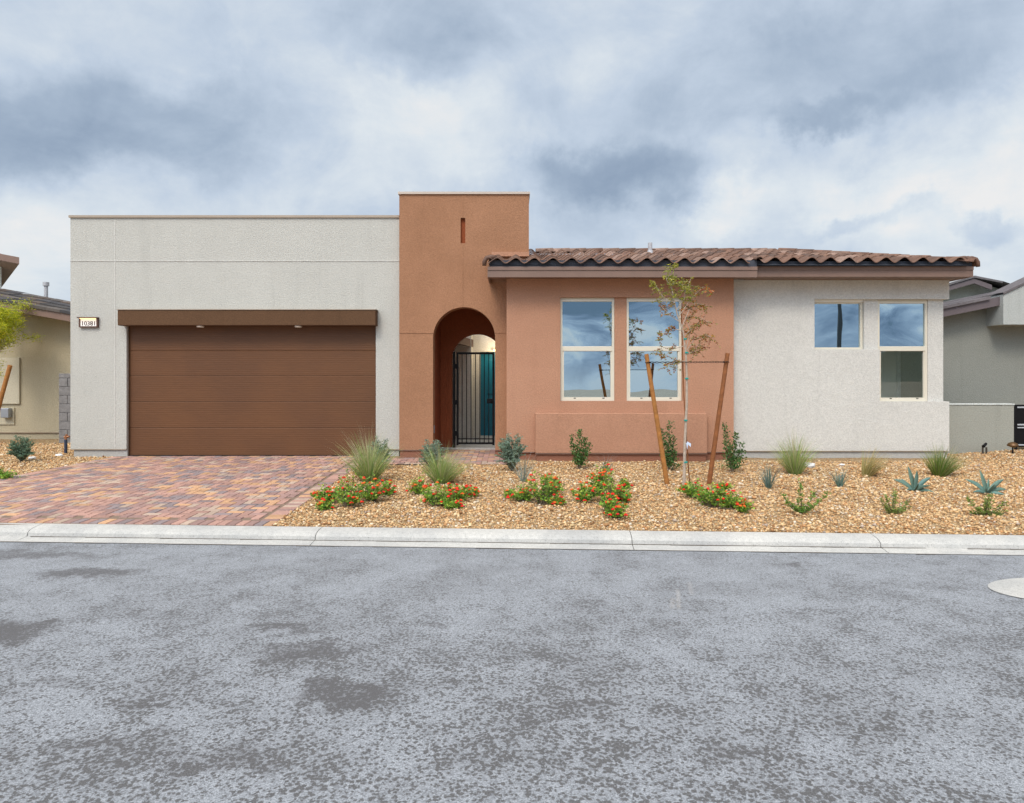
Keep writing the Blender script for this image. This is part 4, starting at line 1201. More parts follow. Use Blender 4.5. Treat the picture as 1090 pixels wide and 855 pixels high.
mb.add([(lf[0], yr - .44, lf[1] - .06), (pk[0], yr - .44, pk[1] - .06), (pk[0], yr - .44, pk[1]), (lf[0], yr - .44, lf[1])], [(0, 1, 2, 3)], (.12, .11, .115))
mb.add([(pk[0], yr - .44, pk[1] - .06), (X(1056, yr), yr - .44, Z(303.5, yr)), (X(1056, yr), yr - .44, Z(301.5, yr)), (pk[0], yr - .44, pk[1])], [(0, 1, 2, 3)], (.12, .11, .115))
mb.build('gable_roof', M['slate'], rn)

# low garden wall and black gate beyond the white corner
yg = 13.25
gx0, gx1 = RR + .004, X(1079.5, yg)
mb = MB(); mb.box(gx0, gx1, yg, yg + .2, -.1, Z(431.5, yg), bev=.01)
gw = mb.build('garden_wall', M['sage2'], None, loc=((gx0 + gx1) / 2, yg, 0))
tag(gw, 'low sage grey stucco garden wall right of the white wing', 'wall')
mb = MB(); mb.box(gx0, gx1 + .01, yg - .012, yg + .212, Z(431.3, yg), Z(429.8, yg), bev=.006); mb.build('cap', M['pale'], gw)
t = thing('metal_gate', 'black metal side gate at the right edge of the photo', 'gate', (gx1 + .5, yg + .1, 0))
gx = gx1 + .012; gt1 = Z(431, yg); gt0 = Z(476, yg)
mb = MB(); mb.box(gx, gx + .07, yg + .03, yg + .1, gt0 - .12, gt1); mb.box(gx + 1.0, gx + 1.07, yg + .03, yg + .1, gt0 - .12, gt1)
mb.box(gx + .07, gx + 1.0, yg + .04, yg + .09, gt1 - .05, gt1); mb.box(gx + .07, gx + 1.0, yg + .04, yg + .09, gt0, gt0 + .05); mb.build('gate_frame', M['black'], t)
mb = MB(); mb.box(gx + .07, gx + 1.0, yg + .055, yg + .075, gt0 + .05, gt1 - .05); mb.build('panel', M['black'], t)
mb = MB()
for (a, b) in ((434.5, 433), (453, 451.5), (456, 454.8), (474.5, 473.2)): mb.box(gx + .075, gx + 1.0, yg + .03, yg + .039, Z(a, yg), Z(b, yg))
mb.build('rail', simple('pale_rail', (.4, .42, .44), .5), t)

# garden lamps at the right
p = gp(1083, 480); p.y = 12.9; p.x = X(1078, 12.9); p.z = g(p.x, p.y)
t = thing('garden_light', 'bronze mushroom path light in the gravel before the black gate', 'garden light', p, 'path lights at the right')
zt = Z(474, p.y)
mb = MB(); mb.tube([(p.x, p.y, p.z - .02), (p.x, p.y, zt)], .014, 10); mb.build('stake', M['black'], t)
mb = MB(); mb.tube([(p.x, p.y, zt - .02), (p.x, p.y, zt), (p.x, p.y, zt + .035), (p.x, p.y, zt + .06)], [.085, .095, .075, .02], 18); mb.build('shade', simple('bronze', (.12, .06, .02), .45, .2, 10, metallic=.4), t)
mb = MB(); mb.tube([(p.x, p.y, zt - .035), (p.x, p.y, zt - .02)], .05, 14); mb.build('lens', simple('amber_lens', (.5, .28, .06), .3), t)
p = Vector((X(1048, 13.0), 13.0, 0)); p.z = g(p.x, p.y)
t = thing('spotlight', 'small bronze double spotlight on a stake against the garden wall', 'garden light', p)
mb = MB()
for sx in (-.035, .035): mb.tube([(p.x + sx * 1.0, p.y, p.z - .01), (p.x + sx * 1.0, p.y, p.z + .13)], .017, 10)
mb.build('post', simple('dark_bronze', (.05, .04, .03), .45), t)
mb = MB(); mb.tube([(p.x - .045, p.y - .03, p.z + .15), (p.x + .045, p.y + .02, p.z + .20)], [.03, .022], 12); mb.build('head', M['black'], t)

# street lamp across the road (its pole is mirrored in the small square window)
lx, ly = 13.3, -1.75
t = thing('street_lamp', 'tall grey street lamp, seen only mirrored as dark streak in small square window', 'street lamp', (lx, ly, -.125))
mb = MB(); mb.tube([(lx, ly, -.125), (lx, ly, 4), (lx + .02, ly, 8.2)], [.10, .085, .06], 16); mb.tube([(lx, ly, -.125), (lx, ly, .25)], .16, 16); mb.build('pole', simple('dark_pole', (.07, .075, .075), .6), t)
mb = MB(); mb.tube([(lx, ly, 8.1), (lx + .1, ly + .6, 8.45), (lx + .1, ly + 1.8, 8.55)], .04, 10); mb.build('arm', M['metal'], t)
mb = MB(); mb.box(lx - .05, lx + .25, ly + 1.7, ly + 2.4, 8.48, 8.6, bev=.03); mb.build('lamp_head', M['metal'], t)

# concrete collar in the road at the right edge
mb = MB()
p = Vector((X(1100, 1.78 * F / 236), 1.78 * F / 236, 0)); n_ = 40
cxm, cym = 4.64, 5.50
def crz(x, y):
    b = kab(x, y)[1]; return -.226 + .05 * math.sin(math.pi * clamp((-.41 - b) / 7.6))
vs = [(cxm, cym, crz(cxm, cym) + .008)] + [(cxm + .72 * math.cos(2 * math.pi * k / n_), cym + .40 * math.sin(2 * math.pi * k / n_), 0) for k in range(n_)]
vs = [vs[0]] + [(x, y, crz(x, y) + .006) for x, y, z in vs[1:]]
mb.add(vs, [(0, k + 1, (k + 1) % n_ + 1) for k in range(n_)])
mc = mb.build('manhole_collar', M['conc'], None, loc=(cxm, cym, crz(cxm, cym)))
tag(mc, 'round pale concrete utility collar set in the asphalt at the right edge', 'manhole')
mb = MB(); mb.tube([(cxm + .2, cym, crz(cxm, cym) + .0075), (cxm + .2, cym, crz(cxm, cym) + .014)], .2, 30); mb.build('lid', M['metal'], mc)

# ------------------------------------------------------------------ PLANTS
def V(*a): return Vector(a)
def rcol(c, k=.25):
    f = random.uniform(1 - k, 1 + k); h = random.uniform(-.08, .08)
    return (max(0, c[0] * f * (1 + h)), max(0, c[1] * f), max(0, c[2] * f * (1 - h)))
def sc(px, Y): return px * Y / F             # pixels to metres at a depth

def muhly(px, py, top, half, lean, label, cols, n=420, yel=.3):
    p = gp(px, py); H = sc(py - top, p.y); Wd = sc(half, p.y)
    t = thing('grass_clump', label, 'ornamental grass', p, 'ornamental grass clumps in the gravel')
    mb = MB(); mb2 = MB()
    for i in range(n):
        a = random.uniform(0, 2 * math.pi); r = random.random() ** .7 * 1.25
        d = V(math.cos(a) * r * Wd * 1.0 / H + lean * .7, math.sin(a) * r * Wd * .9 / H, 1.0)
        l = H * random.uniform(.5, 1.12) * (1.12 - .18 * r)
        c = rcol(random.choice(cols), .3)
        b = V(math.cos(a) * .5 + lean * .8, math.sin(a) * .5, -.35) * random.uniform(.2, 1.3)
        q = p + V(math.cos(a) * r * .06, math.sin(a) * r * .06, -.01)
        mb.blade(q, d, l, random.uniform(.0055, .0095), b, c, 5)
    for i in range(int(n * .25)):            # fine dry seed stalks, longer and paler
        a = random.uniform(0, 2 * math.pi); r = abs(random.gauss(0, .95))
        d = V(math.cos(a) * r * Wd * 1.3 / H + lean * 1.3, math.sin(a) * r * Wd / H, 1.0)
        b = V(math.cos(a) * .6 + lean, math.sin(a) * .6, -.5) * random.uniform(.2, 1)
        mb2.blade(p, d, H * random.uniform(.95, 1.35), .0042, b, rcol((.50, .45, .28), .25), 5)
    mb.build('blades', M['leaf'], t); mb2.build('seed_stalks', M['leaf'], t)
MG = [(.31, .43, .12), (.40, .49, .18), (.24, .37, .11), (.50, .49, .24)]
muhly(393, 513, 462, 34, -.03, 'tall fine grass clump at the driveway edge, partly before a grey green sage', MG, 560)
muhly(470, 515, 474, 34, .20, 'wide fine grass clump leaning right before the entry arch', MG, 560)
muhly(846, 505, 464, 24, 0, 'upright green grass clump before the white wall, beside a white rock', MG, 420)
muhly(922, 507, 476, 14, .65, 'low golden grass clump blown over to the right by the white wall', [(.44, .34, .12), (.32, .32, .10), (.52, .42, .22)], 240)
muhly(1000, 507, 474, 22, .35, 'bushy dark green grass clump leaning right off the white wall corner', [(.13, .22, .045), (.21, .30, .06), (.32, .34, .12)], 520)

def spiky(px, py, top, half, label, col=(.16, .24, .20), n=60):
    p = gp(px, py); H = sc(py - top, p.y); Wd = sc(half, p.y)
    t = thing('yucca', label, 'succulent', p, 'thin leaved blue green yuccas')
    mb = MB(); m2 = MB()
    for i in range(n):
        a = random.uniform(0, 2 * math.pi); r = random.uniform(0, 1.3)
        d = V(math.cos(a) * r * Wd / H, math.sin(a) * r * Wd / H, 1)
        mb.blade(p + V(math.cos(a) * .02, math.sin(a) * .02, -.005), d, H * random.uniform(.55, 1), random.uniform(.006, .010), V(math.cos(a), math.sin(a), -.2) * .5 * r, rcol(col, .3), 4)
    for i in range(14):
        a = random.uniform(0, 2 * math.pi)
        m2.blade(p + V(0, 0, .05), V(math.cos(a) * .7, math.sin(a) * .7, 1), H * 1.15, .0035, V(math.cos(a), math.sin(a), -.3) * .5, (.30, .34, .32), 5)
    mb.build('leaves', M['gloss_leaf'], t); m2.build('fibres', M['leaf'], t)
spiky(557, 513, 480, 14, 'pale thin leaved yucca in front of the dense sage by the arch', (.26, .32, .28), 46)
spiky(645, 502, 484, 12, 'sparse thin leaved yucca behind the tallest red flowered lantana', (.20, .28, .25), 34)
spiky(818, 520, 487, 13, 'thin leaved yucca between the right tree stake and the white rock', (.13, .21, .18), 70)
spiky(894, 519, 494, 10, 'short thin leaved yucca left of the golden grass clump', (.13, .22, .18), 60)

def sage(px, py, top, half, label, n=26, col=(.25, .34, .25)):
    p = gp(px, py); H = sc(py - top, p.y); Wd = sc(half, p.y)
    t = thing('sage_bush', label, 'shrub', p, 'grey green sage bushes')
    mb = MB(); st = MB()
    for i in range(n * 2):
        a = random.uniform(0, 2 * math.pi); r = math.sqrt(random.random())
        tip = p + V(math.cos(a) * r * Wd, math.sin(a) * r * Wd * .85, H * (1 - .35 * r * r) * random.uniform(.30, 1.0))
        pts = [p + (tip - p) * s + V(0, 0, H * .12 * math.sin(math.pi * s)) * (1 if r > .4 else 0) for s in (0, .35, .7, 1)]
        st.tube(pts, [.006, .004, .003, .0015], 4)
        for k in range(80):
            s = random.uniform(.12, 1); q = p + (tip - p) * s + V(random.gauss(0, .012), random.gauss(0, .012), H * .12 * math.sin(math.pi * s) if r > .4 else 0)
            d = V(random.gauss(0, 1), random.gauss(0, 1), random.uniform(.2, 1.6))
            mb.leaf(q, d, random.uniform(.026, .046), random.uniform(.014, .021), rcol(col, .32))
    st.build('stems', M['stem'], t); mb.build('leaves', M['leaf'], t)
sage(404, 500, 462, 12, 'upright grey green sage rising behind the grass at the driveway edge')
sage(460, 502, 463, 15, 'grey green sage before the left jamb of the entry arch')
sage(545, 502, 458, 18, 'dense round grey green sage just right of the entry arch', 34)
sage(23, 492, 462, 14, 'grey green sage on the gravel left of the garage', 30, (.17, .26, .17))

def upright(px, py, top, half, label, stems, col=(.07, .15, .035)):
    p = gp(px, py); H = sc(py - top, p.y)
    t = thing('evergreen_shrub', label, 'shrub', p, 'upright dark green shrubs along the wall')
    mb = MB(); st = MB()
    for (dx, h, rad) in stems:
        tip = p + V(sc(dx, p.y), random.uniform(-.06, .06), H * h)
        mid = p + V(sc(dx, p.y) * .75, random.uniform(-.03, .03), H * h * .45)
        def cur(s): return p * (1 - s) ** 2 + mid * 2 * s * (1 - s) + tip * s * s
        st.tube([cur(s) for s in (0, .3, .6, 1)], [.008, .006, .004, .002], 5)
        for k in range(int(230 * h)):
            s = random.uniform(.14, 1.0); q = cur(s) + V(random.gauss(0, 1), random.gauss(0, 1), 0) * rad * 1.5 * (1.1 - .5 * s)
            d = V(random.gauss(0, .8), random.gauss(0, .8), random.uniform(.2, 1.4))
            c = rcol(col, .4)
            if s > .85 and random.random() < .4: c = rcol((.10, .14, .04), .2)
            mb.leaf(q, d, random.uniform(.034, .052), random.uniform(.020, .030), c)
    st.build('stems', M['stem'], t); mb.build('leaves', M['gloss_leaf'], t)
upright(617, 500, 458, 12, 'upright dark green shrub against the salmon ledge, left of the tree', [(-9, .86, .025), (-3, .6, .03), (0, 1.0, .025), (6, .8, .025), (10, .68, .025)])
upright(712, 501, 449, 10, 'upright dark green shrub close behind the left tree stake', [(0, 1.0, .03), (-8, .85, .022), (4, .7, .03), (7, .45, .03), (-3, .6, .03), (12, .12, .02)])
upright(779, 503, 451, 13, 'upright dark green shrub right of the right tree stake', [(-7, 1.0, .02), (0, .5, .05), (5, .8, .035), (9, .6, .04), (-4, .6, .04), (12, .45, .03)])

def lantana(px, py, lobes, label, nfl, seed):
    random.seed(seed)
    p = gp(px, py)
    t = thing('lantana', label, 'flowering shrub', p, 'red flowered lantanas along the kerb')
    mb = MB(); st = MB(); fl = MB()
    lob = []
    for (lx, lyb, rx, h) in lobes:           # lobe centre in pixels, its base row, half width, height
        c = gp(lx, lyb); lob.append((c, sc(rx, c.y) * 1.12, sc(h, c.y) * 1.5))
    for (c, rx, h) in lob:
        st.tube([p, (p + c) / 2 + V(0, 0, .02), c + V(0, 0, .004)], .006, 5)
        for i in range(int(14 + rx * 130)):
            a = random.uniform(0, 2 * math.pi); r = math.sqrt(random.random())
            tip = c + V(math.cos(a) * r * rx * 1.1, math.sin(a) * r * rx * .8, h * random.uniform(.25, 1.2) * (1.1 - .6 * r))
            tip.z = max(tip.z, g(tip.x, tip.y) + .02)
            b = c + V(math.cos(a) * r * rx * .2, math.sin(a) * r * rx * .2, 0); m = (b + tip) / 2 + V(0, 0, h * .2)
            def cur(s): return b * (1 - s) ** 2 + m * 2 * s * (1 - s) + tip * s * s
            st.tube([cur(s) for s in (0, .35, .7, 1)], [.004, .003, .002, .0015], 4)
            for k in range(17):
                s = random.uniform(.15, 1.05); q = cur(s) + V(random.gauss(0, .016), random.gauss(0, .016), random.gauss(0, .010))
                q.z = max(q.z, g(q.x, q.y) + .01)
                d = V(random.gauss(0, 1), random.gauss(0, 1), random.uniform(-.1, .9))
                base = random.choice([(.19, .38, .05), (.28, .48, .06), (.13, .27, .045), (.44, .54, .09)])
                mb.leaf(q, d, random.uniform(.028, .048), random.uniform(.018, .028), rcol(base, .3))
            if random.random() < nfl * .68:
                q = tip + V(0, 0, .012); cc = random.choice([(.85, .025, .012), (.85, .03, .012), (.80, .02, .02), (.85, .16, .02)])
                fl = MB()
                for k in range(11):
                    a2 = random.uniform(0, 6.28); rr = random.uniform(0, .022)
                    fl.blob((q.x + math.cos(a2) * rr, q.y + math.sin(a2) * rr, q.z + .010 - rr * .5), .0115, rcol(cc, .15), (1, 1, .8))
                fl.build('flower', M['petal'], t)
    st.build('stems', M['stem'], t); mb.build('leaves', M['leaf'], t)
lantana(377, 538, [(350, 535, 12, 14), (372, 540, 17, 22), (396, 534, 18, 20), (412, 528, 7, 10), (346, 543, 8, 6), (337, 529, 4, 3)], 'red flowered lantana nearest the driveway', .55, 21)
lantana(470, 537, [(446, 527, 11, 12), (465, 539, 18, 18), (488, 533, 16, 14), (502, 529, 8, 8), (480, 542, 10, 8)], 'spreading red flowered lantana before the leaning grass clump', .6, 22)
lantana(574, 537, [(556, 534, 13, 12), (577, 537, 18, 24), (588, 526, 10, 16), (542, 530, 6, 5), (592, 538, 7, 7)], 'rounded red flowered lantana below the dense sage', .5, 23)
lantana(645, 540, [(638, 521, 13, 18), (622, 534, 14, 12), (648, 536, 17, 22), (664, 535, 9, 10), (655, 552, 11, 15), (651, 546, 10, 12), (665, 521, 6, 7)], 'largest red flowered lantana, spilling towards the kerb left of the tree', .5, 24)
lantana(762, 541, [(738, 530, 14, 11), (756, 540, 17, 20), (776, 541, 14, 14), (770, 521, 9, 5), (791, 546, 7, 10), (728, 524, 5, 4)], 'red flowered lantana at the foot of the staked tree', .45, 25)
lantana(2, 510, [(2, 510, 12, 7)], 'low bright green lantana at the left edge beside the driveway', .0, 26)

random.seed(99)
def sprig(px, py, stems, label, dense=16, col=(.17, .30, .05)):
    p = gp(px, py); t = thing('groundcover_sprig', label, 'small shrub', p, 'young sparse shrubs near the kerb')
    mb = MB(); st = MB()
    for (dx, dy) in stems:
        tip = p + V(sc(dx, p.y), random.uniform(-.12, .06), sc(dy, p.y)); m = p + (tip - p) * .5 + V(sc(dx * .15, p.y), 0, -.01)
        def cur(s): return p * (1 - s) ** 2 + m * 2 * s * (1 - s) + tip * s * s
        st.tube([cur(s) for s in (0, .35, .7, 1)], [.005, .004, .003, .002], 5)
        for k in range(int(dense + (tip - p).length * 190)):
            s = random.uniform(.08, 1.03); q = cur(s) + V(random.gauss(0, .010), random.gauss(0, .010), random.gauss(0, .010))
            q.z = max(q.z, g(q.x, q.y) + .008)
            mb.leaf(q, V(random.gauss(0, 1), random.gauss(0, 1), random.uniform(0, 1.2)), random.uniform(.026, .044), random.uniform(.014, .022), rcol(col, .35))
    st.build('stems', M['stem'], t); mb.build('leaves', M['leaf'], t)
sprig(854, 547, [(-22, 20), (-18, 12), (-10, 9), (-3, 34), (-5, 14), (10, 15), (24, 22), (14, 22), (2, 10)], 'sparse five branched green shrub near the kerb, below the white rock')
sprig(951, 547, [(-17, 15), (-12, 20), (-10, 6), (-2, 22), (3, 24), (14, 14), (17, 9), (6, 6)], 'low sparse green shrub near the kerb below the left agave', 12, (.24, .31, .08))
sprig(1050, 549, [(-20, 18), (-16, 10), (-5, 22), (-2, 18), (4, 22), (14, 16), (18, 6), (-14, 3), (10, 3)], 'sparse green shrub growing before the right agave', 14, (.22, .30, .07))

def agave(px, py, leaves, label):
    p = gp(px, py); t = thing('agave', label, 'succulent', p, 'blue green agaves'); mb = MB()
    for (dx, dy, back) in leaves:
        tip = p + V(sc(dx, p.y), back, sc(dy, p.y)); L = (tip - p).length
        side = (tip - p).cross(V(0, -1, .35)).normalized(); nn = side.cross(tip - p).normalized()
        if nn.y > 0: nn = -nn
        vs = []; seg = 8; c = rcol((.12, .215, .18), .15)
        for i in range(seg + 1):
            s = i / seg; wv_ = L * .088 * (math.sin(math.pi * min(1, .18 + s * .82)) ** .8) + .002
            arc = V(0, 0, 1) * math.sin(math.pi * s) * L * .10 * (1 if abs(dx) > 8 else .1)
            q = p + (tip - p) * s + arc
            vs += [q - side * wv_ + nn * wv_ * .55, q - nn * wv_ * .05, q + side * wv_ + nn * wv_ * .55, q - nn * wv_ * .6]
        fs = []
        for i in range(seg):
            for k in range(4): fs.append((4 * i + k, 4 * i + (k + 1) % 4, 4 * i + 4 + (k + 1) % 4, 4 * i + 4 + k))
        l = MB(); l.add(vs, fs, c); l.build('leaf', M['agavecol'], t, smooth=True)
M['agavecol'] = simple('agave_leaf', (1, 1, 1), .5, .22, 14, attr=True, spec=.4)
agave(973, 523, [(-20, 12, .05), (-13, 3, -.12), (-4, 26, .06), (3, 22, .0), (10, 8, -.15), (20, 14, .05), (14, 1, -.15), (-8, 12, .15), (9, 18, .12), (-2, 10, -.15)], 'blue green agave on gravel, left one of the pair below the white corner')
agave(1050, 526, [(-20, 15, .05), (-17, 3, -.05), (-3, 25, .08), (5, 16, .05), (11, 12, -.05), (21, 15, .05), (24, 4, .05), (12, 1, -.15), (-9, 8, -.15), (2, 12, -.12)], 'blue green agave at the right behind a sparse green shrub')

# loose pale rocks
for (px, py, r, lab) in ((860, 498, 7, 'white rock beside the upright grass clump'), (34, 489, 4, 'small white rock beside the left sage'), (896, 496, 3.0, 'pale lilac stone left of the golden grass'),
                         (63, 486, 3.5, 'flat white rock near the dark blue standpipe')):
    p = gp(px, py); mb = MB(); mb.blob((p.x, p.y, p.z + sc(r, p.y) * .35), sc(r, p.y), (.68, .68, .67), (1.2, .9, .55))
    tag(mb.build('rock', M['stone'], None, loc=p), lab, 'rock')

# ------------------------------------------------------------------ staked young tree
TB = gp(728, 517); TY = TB.y
def tp(px, py, dy=0): return V(X(px, TY), TY + dy, Z(py, TY))
tree = thing('tree', 'young staked tree with thin pale trunk and sparse green and rust leaves', 'tree', TB)
trunk = [TB + V(0, 0, -.03), tp(729, 470), tp(731, 430), tp(731, 400), tp(730, 375), tp(727, 352), tp(721, 335), tp(717, 318), tp(713, 300), tp(716, 290)]
mb = MB(); mb.tube(trunk, [.024, .020, .018, .016, .014, .012, .010, .008, .005, .002], 10)
br = [([(730, 375), (738, 362), (748, 357), (757, 360)], -.12), ([(729, 368), (716, 372), (706, 382), (704, 370)], .1), ([(727, 352), (714, 350), (704, 356), (699, 362)], -.1),
      ([(726, 348), (734, 330), (742, 322), (755, 325)], .12), ([(722, 338), (735, 318), (747, 306), (758, 312)], -.1), ([(718, 322), (706, 316), (700, 305), (698, 298)], .1),
      ([(714, 303), (722, 300), (730, 305), (738, 312)], .08), ([(731, 385), (722, 384), (712, 387), (708, 392)], -.08), ([(730, 372), (736, 352), (733, 340), (738, 334)], .15),
      ([(715, 306), (709, 298), (712, 290), (716, 285)], -.06), ([(728, 358), (738, 348), (746, 340), (752, 345)], -.15), ([(724, 343), (712, 334), (706, 326), (702, 318)], .14),
      ([(730, 378), (740, 374), (745, 366), (752, 370)], .12), ([(720, 330), (728, 318), (728, 308), (733, 300)], -.12)]
brp = []
for pts, dy in br:
    q = [tp(a, b, dy * k / 3) for k, (a, b) in enumerate(pts)]
    mb.tube(q, [.007, .005, .003, .0015], 6); brp.append(q)
lm = MB(); tw = mb
GREENS = [(.38, .39, .045), (.28, .30, .05), (.16, .19, .04), (.46, .41, .06)]; RUST = [(.46, .15, .05), (.30, .11, .06), (.26, .22, .06), (.50, .26, .05), (.30, .31, .08)]
def leafcol(q):
    py = 400 - (q.z - CAMZ) * F / q.y; px = 545 + q.x * F / q.y
    if py < 322 and px < 738: return rcol(random.choice(GREENS), .25)
    if px > 745 and py < 330: return rcol((.62, .16, .03), .25) if random.random() < .35 else rcol(random.choice(GREENS + RUST), .25)
    return rcol(random.choice(RUST + GREENS[2:3]), .3)
for q in brp + [trunk[5:]]:
    nT = 18 if q in brp else 26
    for i in range(nT):
        s = random.uniform(.25, 1.0) * (len(q) - 1); k = min(int(s), len(q) - 2); b = q[k].lerp(q[k + 1], s - k)
        d = V(random.gauss(0, 1), random.gauss(0, 1), random.gauss(.1, .7)).normalized(); L = random.uniform(.07, .17)
        e = b + d * L + V(0, 0, -.02)
        tw.tube([b, (b + e) / 2 + V(0, 0, .01), e], [.0022, .0016, .001], 3)
        for j in range(9):
            t_ = j / 8; c = b.lerp(e, .15 + .85 * t_)
            for sgn in (-1, 1):
                if random.random() < .25: continue
                sd = d.cross(V(random.gauss(0, .3), random.gauss(0, .3), 1)).normalized() * sgn
                lm.leaf(c, sd + d * .4 + V(0, 0, random.gauss(-.2, .4)), random.uniform(.026, .044), random.uniform(.013, .020), leafcol(c))
for i in range(60):                          # the bright tuft at the tip
    q = tp(random.gauss(714, 3.0), random.uniform(287, 304), random.gauss(0, .04))
    lm.leaf(q, V(random.gauss(0, .6), random.gauss(0, .6), 1), .04, .010, rcol((.33, .40, .04), .2))
tw.build('trunk', M['bark'], tree); lm.build('leaves', M['leaf'], tree)
def stake(a, b, lab, mat, da=0, db=0):
    top = V(X(a[0], TY + da), TY + da, Z(a[1], TY + da)); Yb = TY + db; bot = gp(*b); bot.z -= .06
    mb = MB(); mb.tube([bot, bot.lerp(top, .33), bot.lerp(top, .66), top], [.035, .034, .032, .031], 14)
    return tag(mb.build('tree_stake', mat, None, loc=bot), lab, 'stake', 'wooden stakes beside the young tree'), top
s1, t1 = stake((688, 377), (711, 516), 'left wooden stake leaning away from the young tree', M['wood'], .0)
s2_, t2 = stake((774.5, 376), (754, 516), 'right wooden stake leaning away from the young tree, darker towards its foot', M['wooddark'], .0)
mb = MB()                                    # twisted tie between the stakes and the trunk
za, zb = Z(386, TY), Z(385.5, TY)
A0 = V(X(690, TY), TY - .04, za); A1 = V(X(773, TY), TY - .04, zb); n_ = 60
for ph in (0, math.pi):
    mb.tube([A0.lerp(A1, i / n_) + V(0, .012 * math.cos(i * .75 + ph), .010 * math.sin(i * .75 + ph)) for i in range(n_ + 1)], .0042, 5)
for c in (A0, A1):
    mb.tube([c + V(.04 * math.cos(t_), .04 + .045 * math.sin(t_), .006 * math.sin(3 * t_)) for t_ in np.linspace(0, 6.28, 20)], .006, 5)
tag(mb.build('tree_tie', M['black'], None, loc=A0), 'black twisted tie strung between the two tree stakes', 'cord')
tape = simple('teal_tape', (.0, .30, .27), .5)
for i, (px, py) in enumerate(((729.5, 361), (731, 375.5), (731, 403), (730, 447.5), (730, 492))):
    q = tp(px, py); mb = MB(); mb.tube([q + V(0, 0, -.012), q + V(0, 0, .012)], .026, 12); mb.box(q.x - .03, q.x + .008, q.y - .034, q.y - .02, q.z - .009, q.z + .009, bev=.002)
    mb.build('tape', tape, tree)
mb = MB(); q = tp(731, 472)
mb.add([q + V(0, -.03, .03), q + V(.05, -.05, .0), q + V(.045, -.05, -.05), q + V(.01, -.035, -.015), q + V(.0, -.03, -.09), q + V(-.015, -.035, -.01)], [(0, 1, 2, 3), (0, 3, 4, 5)])
mb.tube([q + V(-.02, -.025, 0), q + V(.03, -.028, .01)], .005, 5)
mb.build('nursery_tag', simple('pale_blue_tag', (.55, .65, .80), .5), tree)
mb = MB(); mb.tube([V(X(736, TY), TY + .1, g(2.6, TY) - .02), V(X(727.5, TY + .08), TY + .06, Z(420, TY)), V(X(726, TY), TY + .05, Z(330, TY))], .009, 8)
mb.build('training_stick', M['wooddark'], tree)

# ------------------------------------------------------------------ tree at the left edge
LYd = 15.6
lb = V(X(-14, LYd), LYd, g(X(-14, LYd), LYd))
lt = thing('tree', 'young yellow green feathery tree at the left edge before the tan house', 'tree', lb)
mb = MB()
def lp(px, py, dy=0): return V(X(px, LYd), LYd + dy, Z(py, LYd))
tr = [lb, lp(-11, 430), lp(-8, 390), lp(-4, 355), lp(2, 325)]
mb.tube(tr, [.035, .03, .025, .015, .006], 8)
ends = []
for i in range(46):
    s = random.uniform(.15, 1.0); b = lp(-10 + 10 * s, 405 - 75 * s)
    e = lp(random.uniform(-30, 28), random.triangular(312, 412, 335), random.uniform(-.6, .6)); 
    if e.z < b.z - .5: e.z = b.z - .3
    if (400 - (e.z - CAMZ) * F / e.y) > 366 and e.x > X(9, LYd): e.x = X(random.uniform(-6, 9), LYd)
    mb.tube([b, b.lerp(e, .5) + V(0, 0, .12), e], [.009, .005, .002], 4); ends.append((b, e))
mb.build('trunk', M['bark'], lt)
lm = MB()
for (b, e) in ends:
    for j in range(330):
        s = random.uniform(.3, 1.06); c = b.lerp(e, s) + V(random.gauss(0, .06), random.gauss(0, .08), .12 * math.sin(math.pi * min(s, 1)) + random.gauss(0, .055))
        lm.leaf(c, V(random.gauss(0, 1), random.gauss(0, 1), random.uniform(-.2, 1)), random.uniform(.04, .085), random.uniform(.010, .017), rcol(random.choice([(.52, .55, .02), (.66, .62, .04), (.30, .38, .02), (.44, .46, .05)]), .25))
lm.build('leaves', M['leaf'], lt)
q = lp(16, 389, -.15); bq = V(X(-6, LYd), LYd - .2, -.05)
mb = MB(); mb.tube([bq, q], [.05, .045], 12)
tag(mb.build('tree_stake', M['wood'], None, loc=bq), 'wooden stake leaning beside the yellow green tree at the left edge', 'stake')

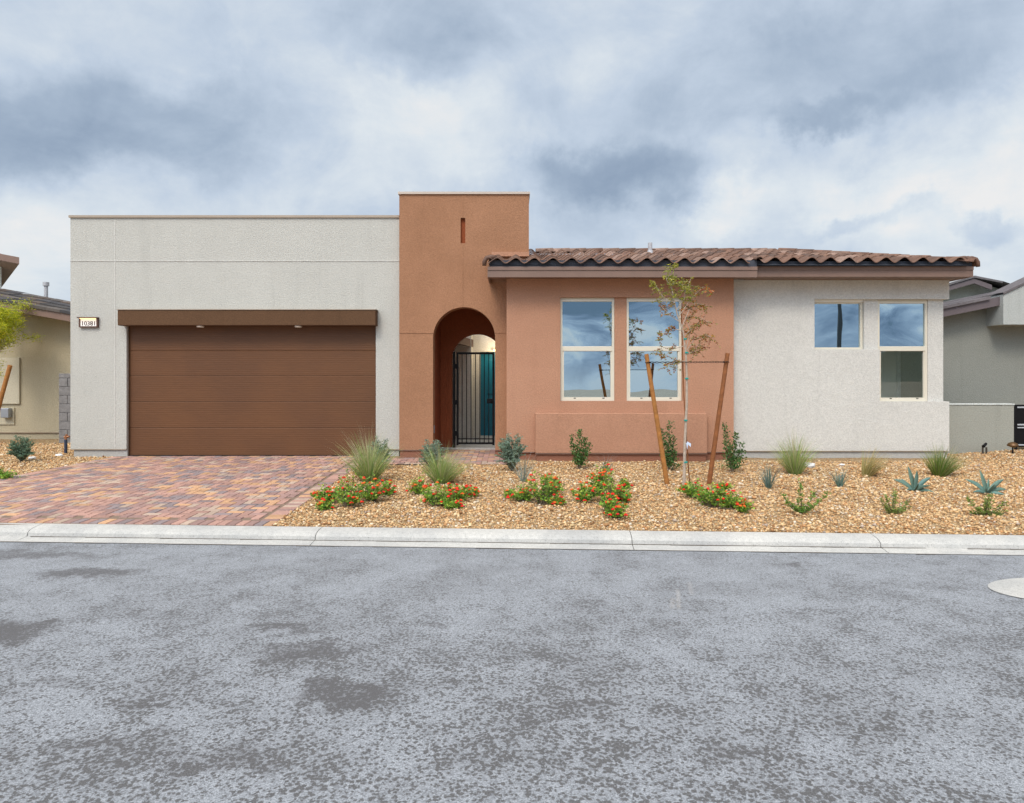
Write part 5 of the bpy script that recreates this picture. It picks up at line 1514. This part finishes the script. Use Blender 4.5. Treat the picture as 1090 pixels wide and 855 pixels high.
# ------------------------------------------------------------------ crushed rock (uncountable)
def stones():
    N = 270000
    P = []
    M2 = 430000
    xs = rng.uniform(-15.0, 15.5, M2); ys = rng.uniform(6.9, 15.6, M2)
    for x, y in zip(xs, ys):
        b = kab(x, y)[1]
        if b < .012: continue
        px = 545 + x * F / y
        if px < -330 or px > 1420: continue
        if (px < -60 or px > 1150) and rng.random() < .45: continue
        if DR - .0 < x < 8.25:
            if y > 12.32: continue
            if x < .12 and y > 11.99: continue
            if x > PR_ - .05 and y > 12.70: continue
        elif x <= DR:
            if x > dleft(y) - .005: continue
            if x > GL + .03 and y > YG: continue
        else:
            if y > 13.24 and x < 11.2: continue
            if y > 14.55: continue
        # a handful of stones stray, otherwise thin out with distance
        if rng.random() > clamp(1.25 - (y - 7) * .07, .55, 1): continue
        P.append((x, y, g(x, y)))
    P = np.array(P)[:N]
    n_ = len(P)
    base = np.array(ICO_V, dtype=np.float64)
    size = rng.lognormal(math.log(.0090), .42, n_).clip(.0045, .028)
    V0 = base[None] * rng.uniform(.72, 1.2, (n_, 12, 1))
    V0 *= np.stack([rng.uniform(.8, 1.35, n_), rng.uniform(.7, 1.1, n_), rng.uniform(.45, .85, n_)], -1)[:, None, :]
    a = rng.uniform(0, 2 * math.pi, n_); ca, sa = np.cos(a), np.sin(a)
    tl = rng.uniform(-.5, .5, n_); ct, st_ = np.cos(tl), np.sin(tl)
    x, y, z = V0[..., 0], V0[..., 1], V0[..., 2]
    y, z = y * ct[:, None] - z * st_[:, None], y * st_[:, None] + z * ct[:, None]
    x, y = x * ca[:, None] - y * sa[:, None], x * sa[:, None] + y * ca[:, None]
    W = np.stack([x, y, z], -1) * size[:, None, None]
    W += P[:, None, :]; W[..., 2] += (size * rng.uniform(.15, .9, n_))[:, None]
    faces = np.array(ICO_F)
    nf = len(faces)
    me = bpy.data.meshes.new('gravel_stones')
    me.vertices.add(n_ * 12); me.vertices.foreach_set('co', W.reshape(-1).astype(np.float32))
    me.loops.add(n_ * nf * 3); me.polygons.add(n_ * nf)
    idx = (faces[None] + (np.arange(n_) * 12)[:, None, None]).reshape(-1).astype(np.int32)
    me.loops.foreach_set('vertex_index', idx)
    me.polygons.foreach_set('loop_start', np.arange(0, n_ * nf * 3, 3, dtype=np.int32))
    me.polygons.foreach_set('loop_total', np.full(n_ * nf, 3, dtype=np.int32))
    me.update(calc_edges=True)
    pal = np.array([(.50, .30, .13), (.56, .37, .18), (.60, .45, .25), (.42, .22, .09), (.30, .15, .06), (.62, .52, .37), (.54, .33, .15), (.38, .29, .21), (.58, .41, .20)])
    pr = np.array([.2, .18, .14, .14, .08, .07, .12, .04, .03]); pr /= pr.sum()
    c = pal[rng.choice(len(pal), n_, p=pr)] * rng.uniform(.86, 1.28, (n_, 1)) * np.array([1.03, 1.05, 1.14])
    c4 = np.hstack([c, np.ones((n_, 1))]).astype(np.float32)
    at = me.color_attributes.new('col', 'FLOAT_COLOR', 'POINT'); at.data.foreach_set('color', np.repeat(c4, 12, axis=0).ravel())
    me.materials.append(M['stone'])
    o = bpy.data.objects.new('gravel', me); COL.objects.link(o)
    tag(o, 'tan crushed rock covering the front yard', 'gravel', kind='stuff')
    print('stones', n_)
stones()
